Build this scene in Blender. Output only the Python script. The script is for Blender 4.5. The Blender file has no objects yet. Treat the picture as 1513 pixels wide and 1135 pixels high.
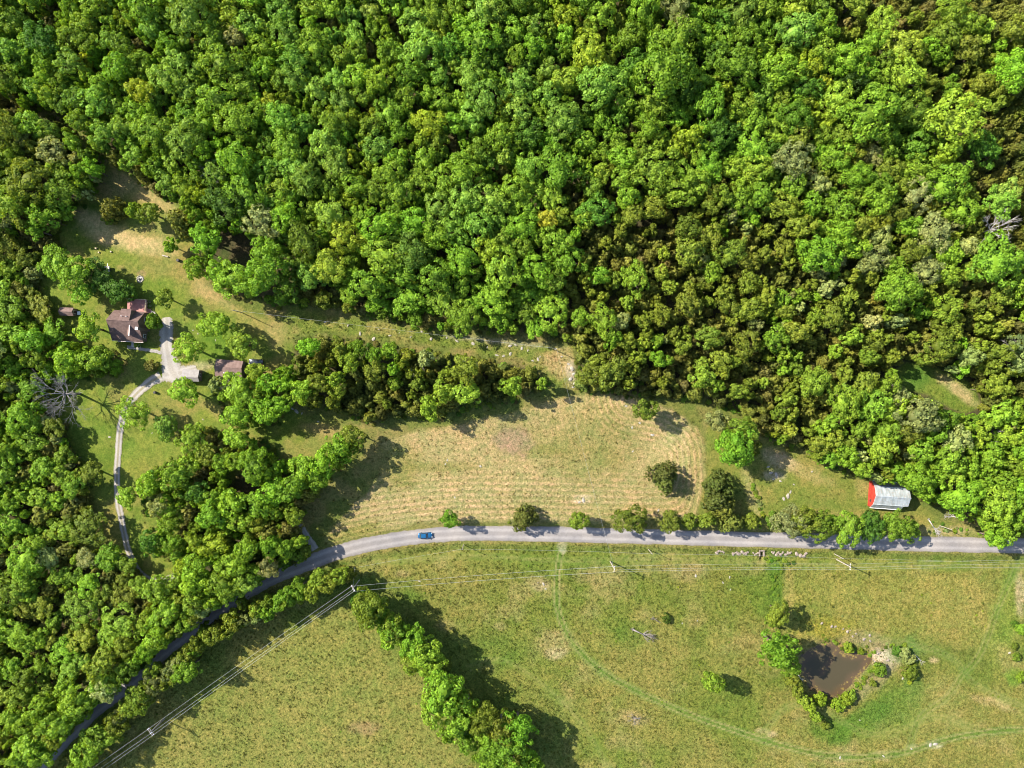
import bpy, math, random
import numpy as np
from mathutils import Vector, Quaternion

# ------------------------------------------------------------------ camera, sky, sun, exposure
scene = bpy.context.scene
COL = scene.collection
CAM_H = 215.0                       # metres above the ground
MPP = 0.2                           # metres per photo pixel at ground level
CX, CY = 756.5, 567.5               # middle of the photo, in its pixels

cam_data = bpy.data.cameras.new('camera')
cam_data.sensor_fit = 'HORIZONTAL'
cam_data.angle = 2 * math.atan(1513 * MPP / 2 / CAM_H)
cam_data.clip_end = 6000
cam = bpy.data.objects.new('camera', cam_data)
COL.objects.link(cam)
cam.location = (0, 0, CAM_H)
scene.camera = cam

SUN_ELEV = math.radians(39)
SUN_H = Vector((-0.905, 0.425)).normalized()        # horizontal direction towards the sun
world = bpy.data.worlds.new('World')
scene.world = world
world.use_nodes = True
wn = world.node_tree.nodes
sky = wn.new('ShaderNodeTexSky')
sky.sky_type = 'NISHITA'
sky.sun_disc = False
sky.sun_elevation = SUN_ELEV
sky.sun_rotation = math.atan2(SUN_H.x, SUN_H.y)
sky.altitude = 200
world.node_tree.links.new(sky.outputs[0], wn['Background'].inputs[0])
wn['Background'].inputs[1].default_value = 0.118

sun_data = bpy.data.lights.new('sun', 'SUN')
sun_data.energy = 4.7
sun_data.angle = math.radians(0.5)
sun_data.color = (1.0, 0.94, 0.82)
sun = bpy.data.objects.new('sun', sun_data)
COL.objects.link(sun)
sun_dir = Vector((SUN_H.x * math.cos(SUN_ELEV), SUN_H.y * math.cos(SUN_ELEV), math.sin(SUN_ELEV)))
sun.rotation_euler = (-sun_dir).to_track_quat('-Z', 'Y').to_euler()
sun.location = sun_dir * 400

scene.view_settings.view_transform = 'Standard'
scene.view_settings.look = 'None'
scene.view_settings.gamma = 1
scene.view_settings.use_curve_mapping = False
scene.view_settings.exposure = 1.66
scene.render.engine = 'CYCLES'
scene.cycles.max_bounces = 6
scene.cycles.diffuse_bounces = 3
scene.cycles.transmission_bounces = 3
scene.cycles.use_adaptive_sampling = True
scene.cycles.filter_width = 1.0

rng = np.random.default_rng(11)
random.seed(5)


def W(px, py, z=0.0):
    """Where a point seen at a photo pixel stands when it is z metres above the ground."""
    k = MPP * (1 - z / CAM_H)
    return ((px - CX) * k, (CY - py) * k)


# ------------------------------------------------------------------ helpers
def tag(o, label=None, cat=None, group=None, kind=None):
    if label: o['label'] = label
    if cat: o['category'] = cat
    if group: o['group'] = group
    if kind: o['kind'] = kind
    return o


def np_mesh(name, verts, faces, mats=(), smooth=False, matidx=None):
    """faces: array (n,4) or (n,3)"""
    me = bpy.data.meshes.new(name)
    verts = np.asarray(verts, dtype=np.float32)
    faces = np.asarray(faces, dtype=np.int32)
    n, k = faces.shape
    me.vertices.add(len(verts))
    me.vertices.foreach_set('co', verts.ravel())
    me.loops.add(n * k)
    me.loops.foreach_set('vertex_index', faces.ravel())
    me.polygons.add(n)
    me.polygons.foreach_set('loop_start', np.arange(0, n * k, k, dtype=np.int32))
    me.polygons.foreach_set('use_smooth', np.full(n, smooth))
    for m in mats: me.materials.append(m)
    if matidx is not None:
        me.polygons.foreach_set('material_index', np.asarray(matidx, dtype=np.int32))
    me.update(calc_edges=True)
    me.validate()
    return me


def link(name, me, parent=None, loc=(0, 0, 0), rz=0.0):
    o = bpy.data.objects.new(name, me)
    COL.objects.link(o)
    o.location = loc
    o.rotation_euler = (0, 0, rz)
    if parent: o.parent = parent
    return o


def empty(name, loc, rz=0.0, scale=None):
    o = bpy.data.objects.new(name, None)
    o.empty_display_size = 0.5
    COL.objects.link(o)
    o.location = loc
    o.rotation_euler = (0, 0, rz)
    if scale: o.scale = scale
    return o


class MB:
    """Collects polygons of one mesh."""
    def __init__(s): s.v, s.f, s.m = [], [], []
    def add(s, vs, fs, mi=0):
        b = len(s.v)
        s.v += [tuple(v) for v in vs]
        s.f += [tuple(i + b for i in f) for f in fs]
        s.m += [mi] * len(fs)
    def box(s, x0, x1, y0, y1, z0, z1, mi=0):
        s.add([(x0, y0, z0), (x1, y0, z0), (x1, y1, z0), (x0, y1, z0), (x0, y0, z1), (x1, y0, z1), (x1, y1, z1), (x0, y1, z1)],
              [(0, 3, 2, 1), (4, 5, 6, 7), (0, 1, 5, 4), (1, 2, 6, 5), (2, 3, 7, 6), (3, 0, 4, 7)], mi)
    def slab(s, top, t, mi=0):
        """a quad with thickness t below it; top counter-clockwise from above"""
        n = len(top)
        low = [(x, y, z - t) for x, y, z in top]
        s.add(list(top) + low, [tuple(range(n)), tuple(range(2 * n - 1, n - 1, -1))] +
              [(i, i + n, (i + 1) % n + n, (i + 1) % n) for i in range(n)], mi)
    def prism(s, poly, z0, z1, mi=0):
        s.slab([(x, y, z1) for x, y in poly], z1 - z0, mi)
    def tube(s, pts, rads, n=6, mi=0, cap=True):
        pts = [Vector(p) for p in pts]
        if not hasattr(rads, '__len__'): rads = [rads] * len(pts)
        b = len(s.v)
        for i, p in enumerate(pts):
            d = (pts[min(i + 1, len(pts) - 1)] - pts[max(i - 1, 0)]).normalized()
            a = d.orthogonal().normalized() if abs(d.z) > 0.9 else d.cross(Vector((0, 0, 1))).normalized()
            c = d.cross(a)
            for k in range(n):
                t = 2 * math.pi * k / n
                s.v.append(tuple(p + (a * math.cos(t) + c * math.sin(t)) * rads[i]))
        for i in range(len(pts) - 1):
            for k in range(n):
                q = (b + i * n + k, b + i * n + (k + 1) % n, b + (i + 1) * n + (k + 1) % n, b + (i + 1) * n + k)
                s.f.append(q); s.m.append(mi)
        if cap:
            s.f.append(tuple(b + k for k in range(n))[::-1]); s.m.append(mi)
            s.f.append(tuple(b + (len(pts) - 1) * n + k for k in range(n))); s.m.append(mi)
    def mesh(s, name, mats, smooth=False):
        me = bpy.data.meshes.new(name)
        me.from_pydata(s.v, [], s.f)
        for m in (mats if isinstance(mats, (list, tuple)) else [mats]): me.materials.append(m)
        me.polygons.foreach_set('material_index', s.m)
        if smooth: me.polygons.foreach_set('use_smooth', [True] * len(me.polygons))
        me.update()
        return me
    def build(s, name, mats, parent=None, smooth=False, loc=(0, 0, 0), rz=0.0):
        return link(name, s.mesh(name, mats, smooth), parent, loc, rz)


def vnoise(x, y, scale, seed=0, octaves=1):
    """Smooth value noise in 0..1."""
    out = np.zeros(np.shape(x)); amp = 1.0; tot = 0.0
    for o in range(octaves):
        r = np.random.default_rng(seed * 97 + o)
        tab = r.random((128, 128))
        u = np.asarray(x) / scale * 2 ** o + 31.7 * o + 500; v = np.asarray(y) / scale * 2 ** o + 17.3 * o + 500
        iu = np.floor(u).astype(int); iv = np.floor(v).astype(int)
        fu = u - iu; fv = v - iv
        fu = fu * fu * (3 - 2 * fu); fv = fv * fv * (3 - 2 * fv)
        a = tab[iu % 128, iv % 128]; b = tab[(iu + 1) % 128, iv % 128]
        c = tab[iu % 128, (iv + 1) % 128]; d = tab[(iu + 1) % 128, (iv + 1) % 128]
        out += amp * ((a * (1 - fu) + b * fu) * (1 - fv) + (c * (1 - fu) + d * fu) * fv)
        tot += amp; amp *= 0.55
    return out / tot


def sstep(a, b, x):
    t = np.clip((x - a) / (b - a), 0, 1)
    return t * t * (3 - 2 * t)


def sdf(poly, X, Y):
    """Signed distance to a polygon, positive inside."""
    X = np.asarray(X, float); Y = np.asarray(Y, float)
    d2 = np.full(X.shape, 1e18); inside = np.zeros(X.shape, bool)
    n = len(poly)
    for i in range(n):
        x0, y0 = poly[i]; x1, y1 = poly[(i + 1) % n]
        ex, ey = x1 - x0, y1 - y0
        t = np.clip(((X - x0) * ex + (Y - y0) * ey) / (ex * ex + ey * ey + 1e-9), 0, 1)
        d2 = np.minimum(d2, (X - x0 - t * ex) ** 2 + (Y - y0 - t * ey) ** 2)
        c = ((y0 > Y) != (y1 > Y)) & (X < (x1 - x0) * (Y - y0) / (y1 - y0 + 1e-12) + x0)
        inside ^= c
    return np.where(inside, 1, -1) * np.sqrt(d2)


def pdist(line, X, Y):
    """Distance to an open polyline."""
    d2 = np.full(np.shape(X), 1e18)
    for (x0, y0), (x1, y1) in zip(line[:-1], line[1:]):
        ex, ey = x1 - x0, y1 - y0
        t = np.clip(((X - x0) * ex + (Y - y0) * ey) / (ex * ex + ey * ey + 1e-9), 0, 1)
        d2 = np.minimum(d2, (X - x0 - t * ex) ** 2 + (Y - y0 - t * ey) ** 2)
    return np.sqrt(d2)


def smooth_line(pts, n=8):
    """Catmull-Rom through pts (any dimension)."""
    P = [np.array(p, float) for p in pts]
    P = [2 * P[0] - P[1]] + P + [2 * P[-1] - P[-2]]
    out = []
    for i in range(1, len(P) - 2):
        for k in range(n):
            t = k / n
            out.append(0.5 * (2 * P[i] + (P[i + 1] - P[i - 1]) * t + (2 * P[i - 1] - 5 * P[i] + 4 * P[i + 1] - P[i + 2]) * t * t
                              + (3 * P[i] - P[i - 1] - 3 * P[i + 1] + P[i + 2]) * t ** 3))
    out.append(P[-2])
    return out


# ------------------------------------------------------------------ materials
def new_mat(name):
    m = bpy.data.materials.new(name)
    m.use_nodes = True
    nt = m.node_tree
    return m, nt.nodes, nt.links, nt.nodes['Principled BSDF']


def ramp2(nodes, links, src, c0, c1, p0=0.3, p1=0.7):
    r = nodes.new('ShaderNodeValToRGB')
    r.color_ramp.elements[0].position = p0; r.color_ramp.elements[0].color = (*c0, 1)
    r.color_ramp.elements[1].position = p1; r.color_ramp.elements[1].color = (*c1, 1)
    links.new(src, r.inputs[0])
    return r.outputs[0]


def noise_mat(name, c0, c1, scale=2.0, rough=0.8, bump=0.0, metal=0.0, detail=5, spec=0.3, p0=0.35, p1=0.65):
    m, N, L, b = new_mat(name)
    tc = N.new('ShaderNodeTexCoord')
    n = N.new('ShaderNodeTexNoise'); n.inputs['Scale'].default_value = scale; n.inputs['Detail'].default_value = detail
    L.new(tc.outputs['Object'], n.inputs['Vector'])
    L.new(ramp2(N, L, n.outputs[0], c0, c1, p0, p1), b.inputs['Base Color'])
    b.inputs['Roughness'].default_value = rough
    b.inputs['Metallic'].default_value = metal
    b.inputs['Specular IOR Level'].default_value = spec
    if bump:
        bp = N.new('ShaderNodeBump'); bp.inputs['Strength'].default_value = bump; bp.inputs['Distance'].default_value = 0.1
        L.new(n.outputs[0], bp.inputs['Height']); L.new(bp.outputs[0], b.inputs['Normal'])
    return m


def mix_rgb(N, L, mode, fac, a, b):
    m = N.new('ShaderNodeMix'); m.data_type = 'RGBA'; m.blend_type = mode
    for sock, v in ((m.inputs[0], fac), (m.inputs[6], a), (m.inputs[7], b)):
        if isinstance(v, (int, float)): sock.default_value = v
        elif isinstance(v, tuple): sock.default_value = (*v, 1) if len(v) == 3 else v
        else: L.new(v, sock)
    return m.outputs[2]


def math_node(N, L, op, a, b=None):
    m = N.new('ShaderNodeMath'); m.operation = op
    for i, v in enumerate((a, b)):
        if v is None: continue
        if isinstance(v, (int, float)): m.inputs[i].default_value = v
        else: L.new(v, m.inputs[i])
    return m.outputs[0]


def leaf_material():
    """Foliage: the plant's own leaf colour ('tint'), varied leaf by leaf; part of the light passes through."""
    m, N, L, b = new_mat('foliage')
    at = N.new('ShaderNodeAttribute'); at.attribute_type = 'INSTANCER'; at.attribute_name = 'tint'
    geo = N.new('ShaderNodeNewGeometry')
    tc = N.new('ShaderNodeTexCoord')
    n = N.new('ShaderNodeTexNoise'); n.inputs['Scale'].default_value = 0.55; n.inputs['Detail'].default_value = 2
    L.new(tc.outputs['Object'], n.inputs['Vector'])
    v = math_node(N, L, 'MULTIPLY_ADD', geo.outputs['Random Per Island'], 0.7)
    N[-1].inputs[2].default_value = 0.65
    c = mix_rgb(N, L, 'MULTIPLY', 1.0, at.outputs['Color'], v)
    warm = ramp2(N, L, n.outputs[0], (0.9, 0.97, 1.0), (1.1, 1.04, 0.94), 0.35, 0.65)
    c = mix_rgb(N, L, 'MULTIPLY', 1.0, c, warm)
    L.new(c, b.inputs['Base Color'])
    b.inputs['Roughness'].default_value = 0.62
    b.inputs['Specular IOR Level'].default_value = 0.18
    tr = N.new('ShaderNodeBsdfTranslucent')
    L.new(mix_rgb(N, L, 'MULTIPLY', 1.0, c, (1.25, 1.15, 0.5)), tr.inputs['Color'])
    mx = N.new('ShaderNodeMixShader'); mx.inputs[0].default_value = 0.4
    L.new(b.outputs[0], mx.inputs[1]); L.new(tr.outputs[0], mx.inputs[2])
    L.new(mx.outputs[0], N['Material Output'].inputs['Surface'])
    return m


def ground_material():
    m, N, L, b = new_mat('ground_cover')
    tint = N.new('ShaderNodeAttribute'); tint.attribute_name = 'tint'
    row = N.new('ShaderNodeAttribute'); row.attribute_name = 'row'
    rough = N.new('ShaderNodeAttribute'); rough.attribute_name = 'tuft'
    tc = N.new('ShaderNodeTexCoord')
    pos = tc.outputs['Object']
    def nz(scale, detail, rough_=0.6):
        n = N.new('ShaderNodeTexNoise'); n.inputs['Scale'].default_value = scale
        n.inputs['Detail'].default_value = detail; n.inputs['Roughness'].default_value = rough_
        L.new(pos, n.inputs['Vector']); return n.outputs[0]
    fine, mid, big = nz(2.6, 4, 0.7), nz(0.9, 3), nz(0.18, 4)
    fv = ramp2(N, L, fine, (0.36, 0.42, 0.36), (1.55, 1.45, 1.5), 0.32, 0.7)
    flat_f = mix_rgb(N, L, 'MIX', 0.55, fv, (1, 1, 1))
    fv2 = mix_rgb(N, L, 'MIX', rough.outputs['Fac'], flat_f, fv)
    c = mix_rgb(N, L, 'MULTIPLY', 1.0, tint.outputs['Color'], fv2)
    mv = ramp2(N, L, mid, (0.62, 0.72, 0.6), (1.3, 1.18, 1.25), 0.33, 0.68)
    c = mix_rgb(N, L, 'MULTIPLY', 0.75, c, mv)
    bv = ramp2(N, L, big, (0.82, 0.95, 0.85), (1.2, 1.05, 1.12), 0.35, 0.65)
    c = mix_rgb(N, L, 'MULTIPLY', 0.8, c, bv)
    # mown swaths
    warp = math_node(N, L, 'ADD', math_node(N, L, 'MULTIPLY', mid, 0.5), math_node(N, L, 'MULTIPLY', big, 0.5))
    w2 = math_node(N, L, 'ADD', row.outputs['Fac'], warp)
    s = math_node(N, L, 'SINE', math_node(N, L, 'MULTIPLY', w2, 2 * math.pi / 1.7))
    s = math_node(N, L, 'ADD', math_node(N, L, 'MULTIPLY', s, 0.5), 0.5)
    ragged = math_node(N, L, 'ADD', s, math_node(N, L, 'MULTIPLY', math_node(N, L, 'SUBTRACT', fine, 0.5), 1.3))
    sw = ramp2(N, L, ragged, (0.74, 0.84, 0.68), (1.24, 1.14, 1.26), 0.2, 0.85)
    isrow = math_node(N, L, 'GREATER_THAN', row.outputs['Fac'], 0.01)
    ra = N.new('ShaderNodeAttribute'); ra.attribute_name = 'rowamt'
    isrow = math_node(N, L, 'MULTIPLY', isrow, ra.outputs['Fac'])
    amt = math_node(N, L, 'MULTIPLY', isrow, math_node(N, L, 'ADD', math_node(N, L, 'MULTIPLY', big, 0.9), 0.12))
    c = mix_rgb(N, L, 'MULTIPLY', amt, c, sw)
    L.new(c, b.inputs['Base Color'])
    b.inputs['Roughness'].default_value = 0.95
    b.inputs['Specular IOR Level'].default_value = 0.08
    h = math_node(N, L, 'ADD', math_node(N, L, 'MULTIPLY', fine, 0.5), math_node(N, L, 'MULTIPLY', mid, 0.9))
    h = math_node(N, L, 'ADD', h, math_node(N, L, 'MULTIPLY', math_node(N, L, 'MULTIPLY', s, isrow), 0.25))
    bp = N.new('ShaderNodeBump'); bp.inputs['Distance'].default_value = 0.45
    L.new(math_node(N, L, 'ADD', math_node(N, L, 'MULTIPLY', rough.outputs['Fac'], 0.65), 0.15), bp.inputs['Strength'])
    L.new(h, bp.inputs['Height']); L.new(bp.outputs[0], b.inputs['Normal'])
    return m


def strip_material(name, base, worn, edge, scale=1.2, bumpy=0.2, worn_at=0.45, centre=None):
    """Road or drive surface: 'across' runs from -1 to 1 over its width."""
    m, N, L, b = new_mat(name)
    ac = N.new('ShaderNodeAttribute'); ac.attribute_name = 'across'
    tc = N.new('ShaderNodeTexCoord')
    n = N.new('ShaderNodeTexNoise'); n.inputs['Scale'].default_value = scale; n.inputs['Detail'].default_value = 7
    n2 = N.new('ShaderNodeTexNoise'); n2.inputs['Scale'].default_value = 0.16; n2.inputs['Detail'].default_value = 4
    n3 = N.new('ShaderNodeTexNoise'); n3.inputs['Scale'].default_value = 7; n3.inputs['Detail'].default_value = 3
    for q in (n, n2, n3): L.new(tc.outputs['Object'], q.inputs['Vector'])
    a = math_node(N, L, 'ABSOLUTE', ac.outputs['Fac'])
    d = math_node(N, L, 'ABSOLUTE', math_node(N, L, 'SUBTRACT', a, worn_at))
    d = math_node(N, L, 'ADD', d, math_node(N, L, 'MULTIPLY', math_node(N, L, 'SUBTRACT', n.outputs[0], 0.5), 0.35))
    c = ramp2(N, L, d, worn, base, 0.05, 0.3)
    if centre:
        ca = math_node(N, L, 'ADD', a, math_node(N, L, 'MULTIPLY', math_node(N, L, 'SUBTRACT', n.outputs[0], 0.5), 0.6))
        f = N.new('ShaderNodeMapRange'); f.inputs[1].default_value = 0.02; f.inputs[2].default_value = 0.26
        f.inputs[3].default_value = 0.85; f.inputs[4].default_value = 0.0
        L.new(ca, f.inputs[0])
        c = mix_rgb(N, L, 'MIX', f.outputs[0], c, centre)
    ea = math_node(N, L, 'ADD', a, math_node(N, L, 'MULTIPLY', math_node(N, L, 'SUBTRACT', n.outputs[0], 0.5), 0.3))
    f = N.new('ShaderNodeMapRange'); f.inputs[1].default_value = 0.84; f.inputs[2].default_value = 1.0
    L.new(ea, f.inputs[0])
    c = mix_rgb(N, L, 'MIX', f.outputs[0], c, edge)
    c = mix_rgb(N, L, 'MULTIPLY', 1.0, c, ramp2(N, L, n2.outputs[0], (0.78, 0.79, 0.82), (1.12, 1.1, 1.07)))
    c = mix_rgb(N, L, 'MULTIPLY', 0.8, c, ramp2(N, L, n3.outputs[0], (0.75, 0.75, 0.76), (1.22, 1.2, 1.2)))
    L.new(c, b.inputs['Base Color'])
    b.inputs['Roughness'].default_value = 0.9
    b.inputs['Specular IOR Level'].default_value = 0.2
    bp = N.new('ShaderNodeBump'); bp.inputs['Strength'].default_value = bumpy; bp.inputs['Distance'].default_value = 0.1
    L.new(n3.outputs[0], bp.inputs['Height']); L.new(bp.outputs[0], b.inputs['Normal'])
    return m


M = {}
M['leaf'] = leaf_material()
M['ground'] = ground_material()
M['bark'] = noise_mat('bark', (0.07, 0.05, 0.035), (0.16, 0.125, 0.095), 3, 0.95, 0.4)
M['deadwood'] = noise_mat('bleached_wood', (0.2, 0.18, 0.16), (0.38, 0.35, 0.33), 2, 0.9, 0.3)
M['deadwood_mid'] = noise_mat('weathered_wood', (0.11, 0.1, 0.09), (0.22, 0.2, 0.185), 2, 0.9, 0.3)
M['deadwood_dark'] = noise_mat('grey_dead_wood', (0.09, 0.078, 0.072), (0.2, 0.175, 0.165), 2, 0.9, 0.3)
M['road'] = strip_material('chipseal', (0.17, 0.155, 0.145), (0.222, 0.204, 0.192), (0.13, 0.115, 0.08), 0.8, 0.12)
M['gravel'] = strip_material('limestone_gravel', (0.22, 0.2, 0.17), (0.265, 0.245, 0.22), (0.14, 0.13, 0.075), 1.0, 0.35)
M['twotrack'] = strip_material('two_track_gravel', (0.2, 0.18, 0.145), (0.265, 0.245, 0.22), (0.1, 0.105, 0.04), 1.0, 0.35, 0.5, (0.17, 0.15, 0.085))
M['rock'] = noise_mat('limestone', (0.17, 0.15, 0.12), (0.3, 0.27, 0.23), 1.6, 0.9, 0.5)
M['stone_pink'] = noise_mat('pinkish_stone', (0.13, 0.1, 0.08), (0.24, 0.2, 0.165), 1.6, 0.9, 0.5)
M['pole'] = noise_mat('pole_wood', (0.2, 0.165, 0.13), (0.36, 0.32, 0.28), 3, 0.9, 0.2)
M['porcelain'] = noise_mat('porcelain', (0.62, 0.64, 0.66), (0.75, 0.76, 0.77), 3, 0.3)
M['wire'] = noise_mat('aluminium_wire', (0.3, 0.3, 0.3), (0.42, 0.42, 0.42), 1, 0.45, 0, 0.3)
M['shingle'] = noise_mat('brown_shingle', (0.085, 0.052, 0.043), (0.13, 0.083, 0.07), 1.3, 0.92, 0.3)
M['shingle_red'] = noise_mat('faded_red_shingle', (0.12, 0.077, 0.066), (0.165, 0.11, 0.096), 1.3, 0.92, 0.3)
M['shingle_grey'] = noise_mat('grey_shingle', (0.18, 0.162, 0.155), (0.23, 0.21, 0.2), 1.3, 0.92, 0.3)
M['trim'] = noise_mat('pale_trim', (0.42, 0.34, 0.31), (0.52, 0.44, 0.4), 2, 0.8)
M['white'] = noise_mat('white_paint', (0.62, 0.62, 0.6), (0.78, 0.78, 0.76), 1.5, 0.6)
M['siding'] = noise_mat('brown_siding', (0.1, 0.07, 0.055), (0.15, 0.11, 0.085), 2, 0.85, 0.2)
M['deck'] = noise_mat('red_deck_paint', (0.27, 0.12, 0.105), (0.34, 0.165, 0.145), 1.2, 0.8, 0.2)
M['deck_rail'] = noise_mat('rail_wood', (0.34, 0.25, 0.15), (0.52, 0.42, 0.27), 2, 0.85)
M['glass'] = noise_mat('dark_window_glass', (0.02, 0.025, 0.03), (0.04, 0.045, 0.05), 1, 0.08, 0, 0, 2, 0.6)
M['barn_red'] = noise_mat('red_barn_paint', (0.22, 0.016, 0.01), (0.32, 0.034, 0.02), 0.9, 0.75, 0.1)
M['dark_board'] = noise_mat('dark_board', (0.035, 0.02, 0.018), (0.06, 0.035, 0.03), 2, 0.9)
M['concrete'] = noise_mat('concrete', (0.3, 0.28, 0.26), (0.42, 0.4, 0.37), 1.5, 0.9, 0.2)
M['tyre'] = noise_mat('tyre_rubber', (0.02, 0.02, 0.02), (0.035, 0.035, 0.035), 5, 0.85)
M['rim'] = noise_mat('wheel_rim', (0.4, 0.4, 0.41), (0.5, 0.5, 0.51), 5, 0.35, 0, 0.7)
M['lamp'] = noise_mat('lamp_lens', (0.7, 0.7, 0.68), (0.8, 0.8, 0.78), 5, 0.15)
M['tail'] = noise_mat('tail_lens', (0.3, 0.01, 0.01), (0.36, 0.02, 0.02), 5, 0.2)
M['ash'] = noise_mat('charred_ash', (0.02, 0.02, 0.02), (0.09, 0.085, 0.08), 4, 0.95)


def metal_roof():
    m, N, L, b = new_mat('galvanised_roof')
    tc = N.new('ShaderNodeTexCoord')
    n = N.new('ShaderNodeTexNoise'); n.inputs['Scale'].default_value = 0.9; n.inputs['Detail'].default_value = 6
    n2 = N.new('ShaderNodeTexNoise'); n2.inputs['Scale'].default_value = 3; n2.inputs['Detail'].default_value = 4
    mp = N.new('ShaderNodeMapping'); mp.inputs['Scale'].default_value = (1.6, 0.35, 1)
    L.new(tc.outputs['Object'], mp.inputs[0])
    L.new(mp.outputs[0], n.inputs['Vector']); L.new(tc.outputs['Object'], n2.inputs['Vector'])
    c = ramp2(N, L, n.outputs[0], (0.22, 0.245, 0.245), (0.38, 0.41, 0.425), 0.35, 0.65)
    c = mix_rgb(N, L, 'MIX', math_node(N, L, 'MULTIPLY', math_node(N, L, 'GREATER_THAN', n2.outputs[0], 0.57), 0.55), c, (0.3, 0.24, 0.2))
    L.new(c, b.inputs['Base Color'])
    b.inputs['Metallic'].default_value = 0.25
    b.inputs['Roughness'].default_value = 0.5
    return m


def paint(name, c, rough=0.25):
    m, N, L, b = new_mat(name)
    b.inputs['Base Color'].default_value = (*c, 1)
    b.inputs['Roughness'].default_value = rough
    b.inputs['Coat Weight'].default_value = 0.6
    b.inputs['Coat Roughness'].default_value = 0.06
    b.inputs['Metallic'].default_value = 0.2
    return m


def water_material():
    m, N, L, b = new_mat('muddy_water')
    tc = N.new('ShaderNodeTexCoord')
    sh = N.new('ShaderNodeAttribute'); sh.attribute_name = 'shallow'
    n = N.new('ShaderNodeTexNoise'); n.inputs['Scale'].default_value = 0.75; n.inputs['Detail'].default_value = 6; n.inputs['Roughness'].default_value = 0.7
    n2 = N.new('ShaderNodeTexNoise'); n2.inputs['Scale'].default_value = 2.5; n2.inputs['Detail'].default_value = 3
    for q in (n, n2): L.new(tc.outputs['Object'], q.inputs['Vector'])
    c = mix_rgb(N, L, 'MIX', sh.outputs['Fac'], (0.044, 0.036, 0.019), (0.064, 0.043, 0.024))
    alg = math_node(N, L, 'ADD', math_node(N, L, 'MULTIPLY', n.outputs[0], 1.0), math_node(N, L, 'MULTIPLY', sh.outputs['Fac'], 0.16))
    f = N.new('ShaderNodeMapRange'); f.inputs[1].default_value = 0.66; f.inputs[2].default_value = 0.76
    L.new(alg, f.inputs[0])
    c = mix_rgb(N, L, 'MIX', math_node(N, L, 'MULTIPLY', f.outputs[0], sh.outputs['Fac']), c, (0.17, 0.125, 0.035))
    L.new(c, b.inputs['Base Color'])
    b.inputs['Roughness'].default_value = 0.25
    b.inputs['IOR'].default_value = 1.33
    bp = N.new('ShaderNodeBump'); bp.inputs['Strength'].default_value = 0.04
    L.new(n2.outputs[0], bp.inputs['Height']); L.new(bp.outputs[0], b.inputs['Normal'])
    return m


M['roof_metal'] = metal_roof()
M['water'] = water_material()
M['blue'] = paint('blue_car_paint', (0.006, 0.07, 0.16))
M['navy'] = paint('dark_car_paint', (0.02, 0.024, 0.034))

# ------------------------------------------------------------------ layout, in photo pixels on the ground
ROAD = [(1760, 813), (1640, 810), (1513, 807), (1380, 804), (1260, 801), (1053, 795.5), (900, 791.5), (800, 789), (700, 788), (655, 790), (613, 793.5), (552, 803), (500, 816), (461, 830),
        (395, 857), (334, 894), (274, 937), (228, 974), (182, 1017), (137, 1052), (91, 1097), (50, 1142), (-20, 1225), (-70, 1290)]
DRIVE = [(258, 851, 9), (243, 857, 10), (228, 859, 10), (212, 851, 10), (200, 837, 10), (190, 815, 10), (185, 795, 10), (179, 765, 10), (174, 735, 10), (173, 700, 10), (175, 665, 10.5),
         (178, 632, 11), (187, 602, 12), (200, 584, 13), (219, 567, 14), (238, 556, 17)]
YARD = [(246, 469, 12), (247, 478, 18), (246, 492, 20), (246, 510, 19), (249, 526, 22), (252, 540, 28), (256, 551, 30), (262, 560, 20)]
YARD2 = [(240, 553, 20), (256, 553, 24), (268, 551, 20), (279, 547, 15), (290, 543, 9)]
SPUR = [(436, 758, 6), (444, 774, 8), (455, 794, 9), (466, 812, 13)]
TRACK = [(833, 800), (830, 812), (825, 835), (823, 860), (823, 892), (832, 925), (848, 952), (880, 985), (915, 1008), (950, 1026), (1000, 1048), (1040, 1064), (1120, 1091), (1180, 1108),
         (1240, 1118), (1290, 1117), (1340, 1110), (1400, 1092), (1450, 1083), (1513, 1077), (1640, 1070)]
TRACK2 = [(1340, 1110), (1360, 1060), (1400, 1030), (1420, 1000), (1450, 965), (1475, 900), (1500, 845), (1513, 820)]
POND = [(1224, 952), (1241, 951), (1246, 962), (1254, 967), (1267, 966), (1283, 967), (1288, 975), (1280, 986), (1267, 1001), (1251, 1017), (1240, 1027), (1232, 1034), (1221, 1030),
        (1209, 1024), (1200, 1020), (1194, 1008), (1187, 998), (1181, 985), (1187, 970), (1203, 960)]
HAYFIELD = [(560, 655), (600, 640), (660, 632), (720, 615), (800, 598), (850, 583), (900, 582), (945, 590), (990, 605), (1028, 632), (1042, 660), (1044, 700), (1038, 745), (1030, 762), (940, 768), (860, 774),
            (760, 772), (690, 772), (640, 772), (590, 780), (530, 795), (495, 806), (478, 800), (500, 770), (540, 730), (572, 690), (575, 672)]
STRIP = [(430, 455), (500, 470), (570, 478), (660, 492), (740, 502), (845, 512), (852, 580), (800, 560), (770, 530), (700, 520), (640, 510), (580, 503), (500, 492), (432, 492)]
HOME = [(140, 240), (165, 245), (200, 266), (250, 296), (290, 320), (300, 345), (300, 420), (345, 452), (385, 468), (437, 478), (432, 500), (430, 600), (470, 625), (545, 632), (520, 660), (440, 700), (350, 700),
        (262, 860), (140, 840), (120, 800), (120, 690), (60, 590), (60, 540), (60, 430), (80, 340)]
EASTFIELD = [(1055, 600), (1100, 640), (1140, 655), (1185, 668), (1255, 703), (1285, 716), (1350, 735), (1390, 770), (1480, 790), (1480, 800), (1300, 800), (1100, 790), (1030, 765), (1044, 700), (1042, 650)]
GLADE = [(1322, 546), (1340, 536), (1378, 538), (1406, 554), (1440, 570), (1448, 600), (1424, 612), (1396, 598), (1370, 584), (1328, 572)]
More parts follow.
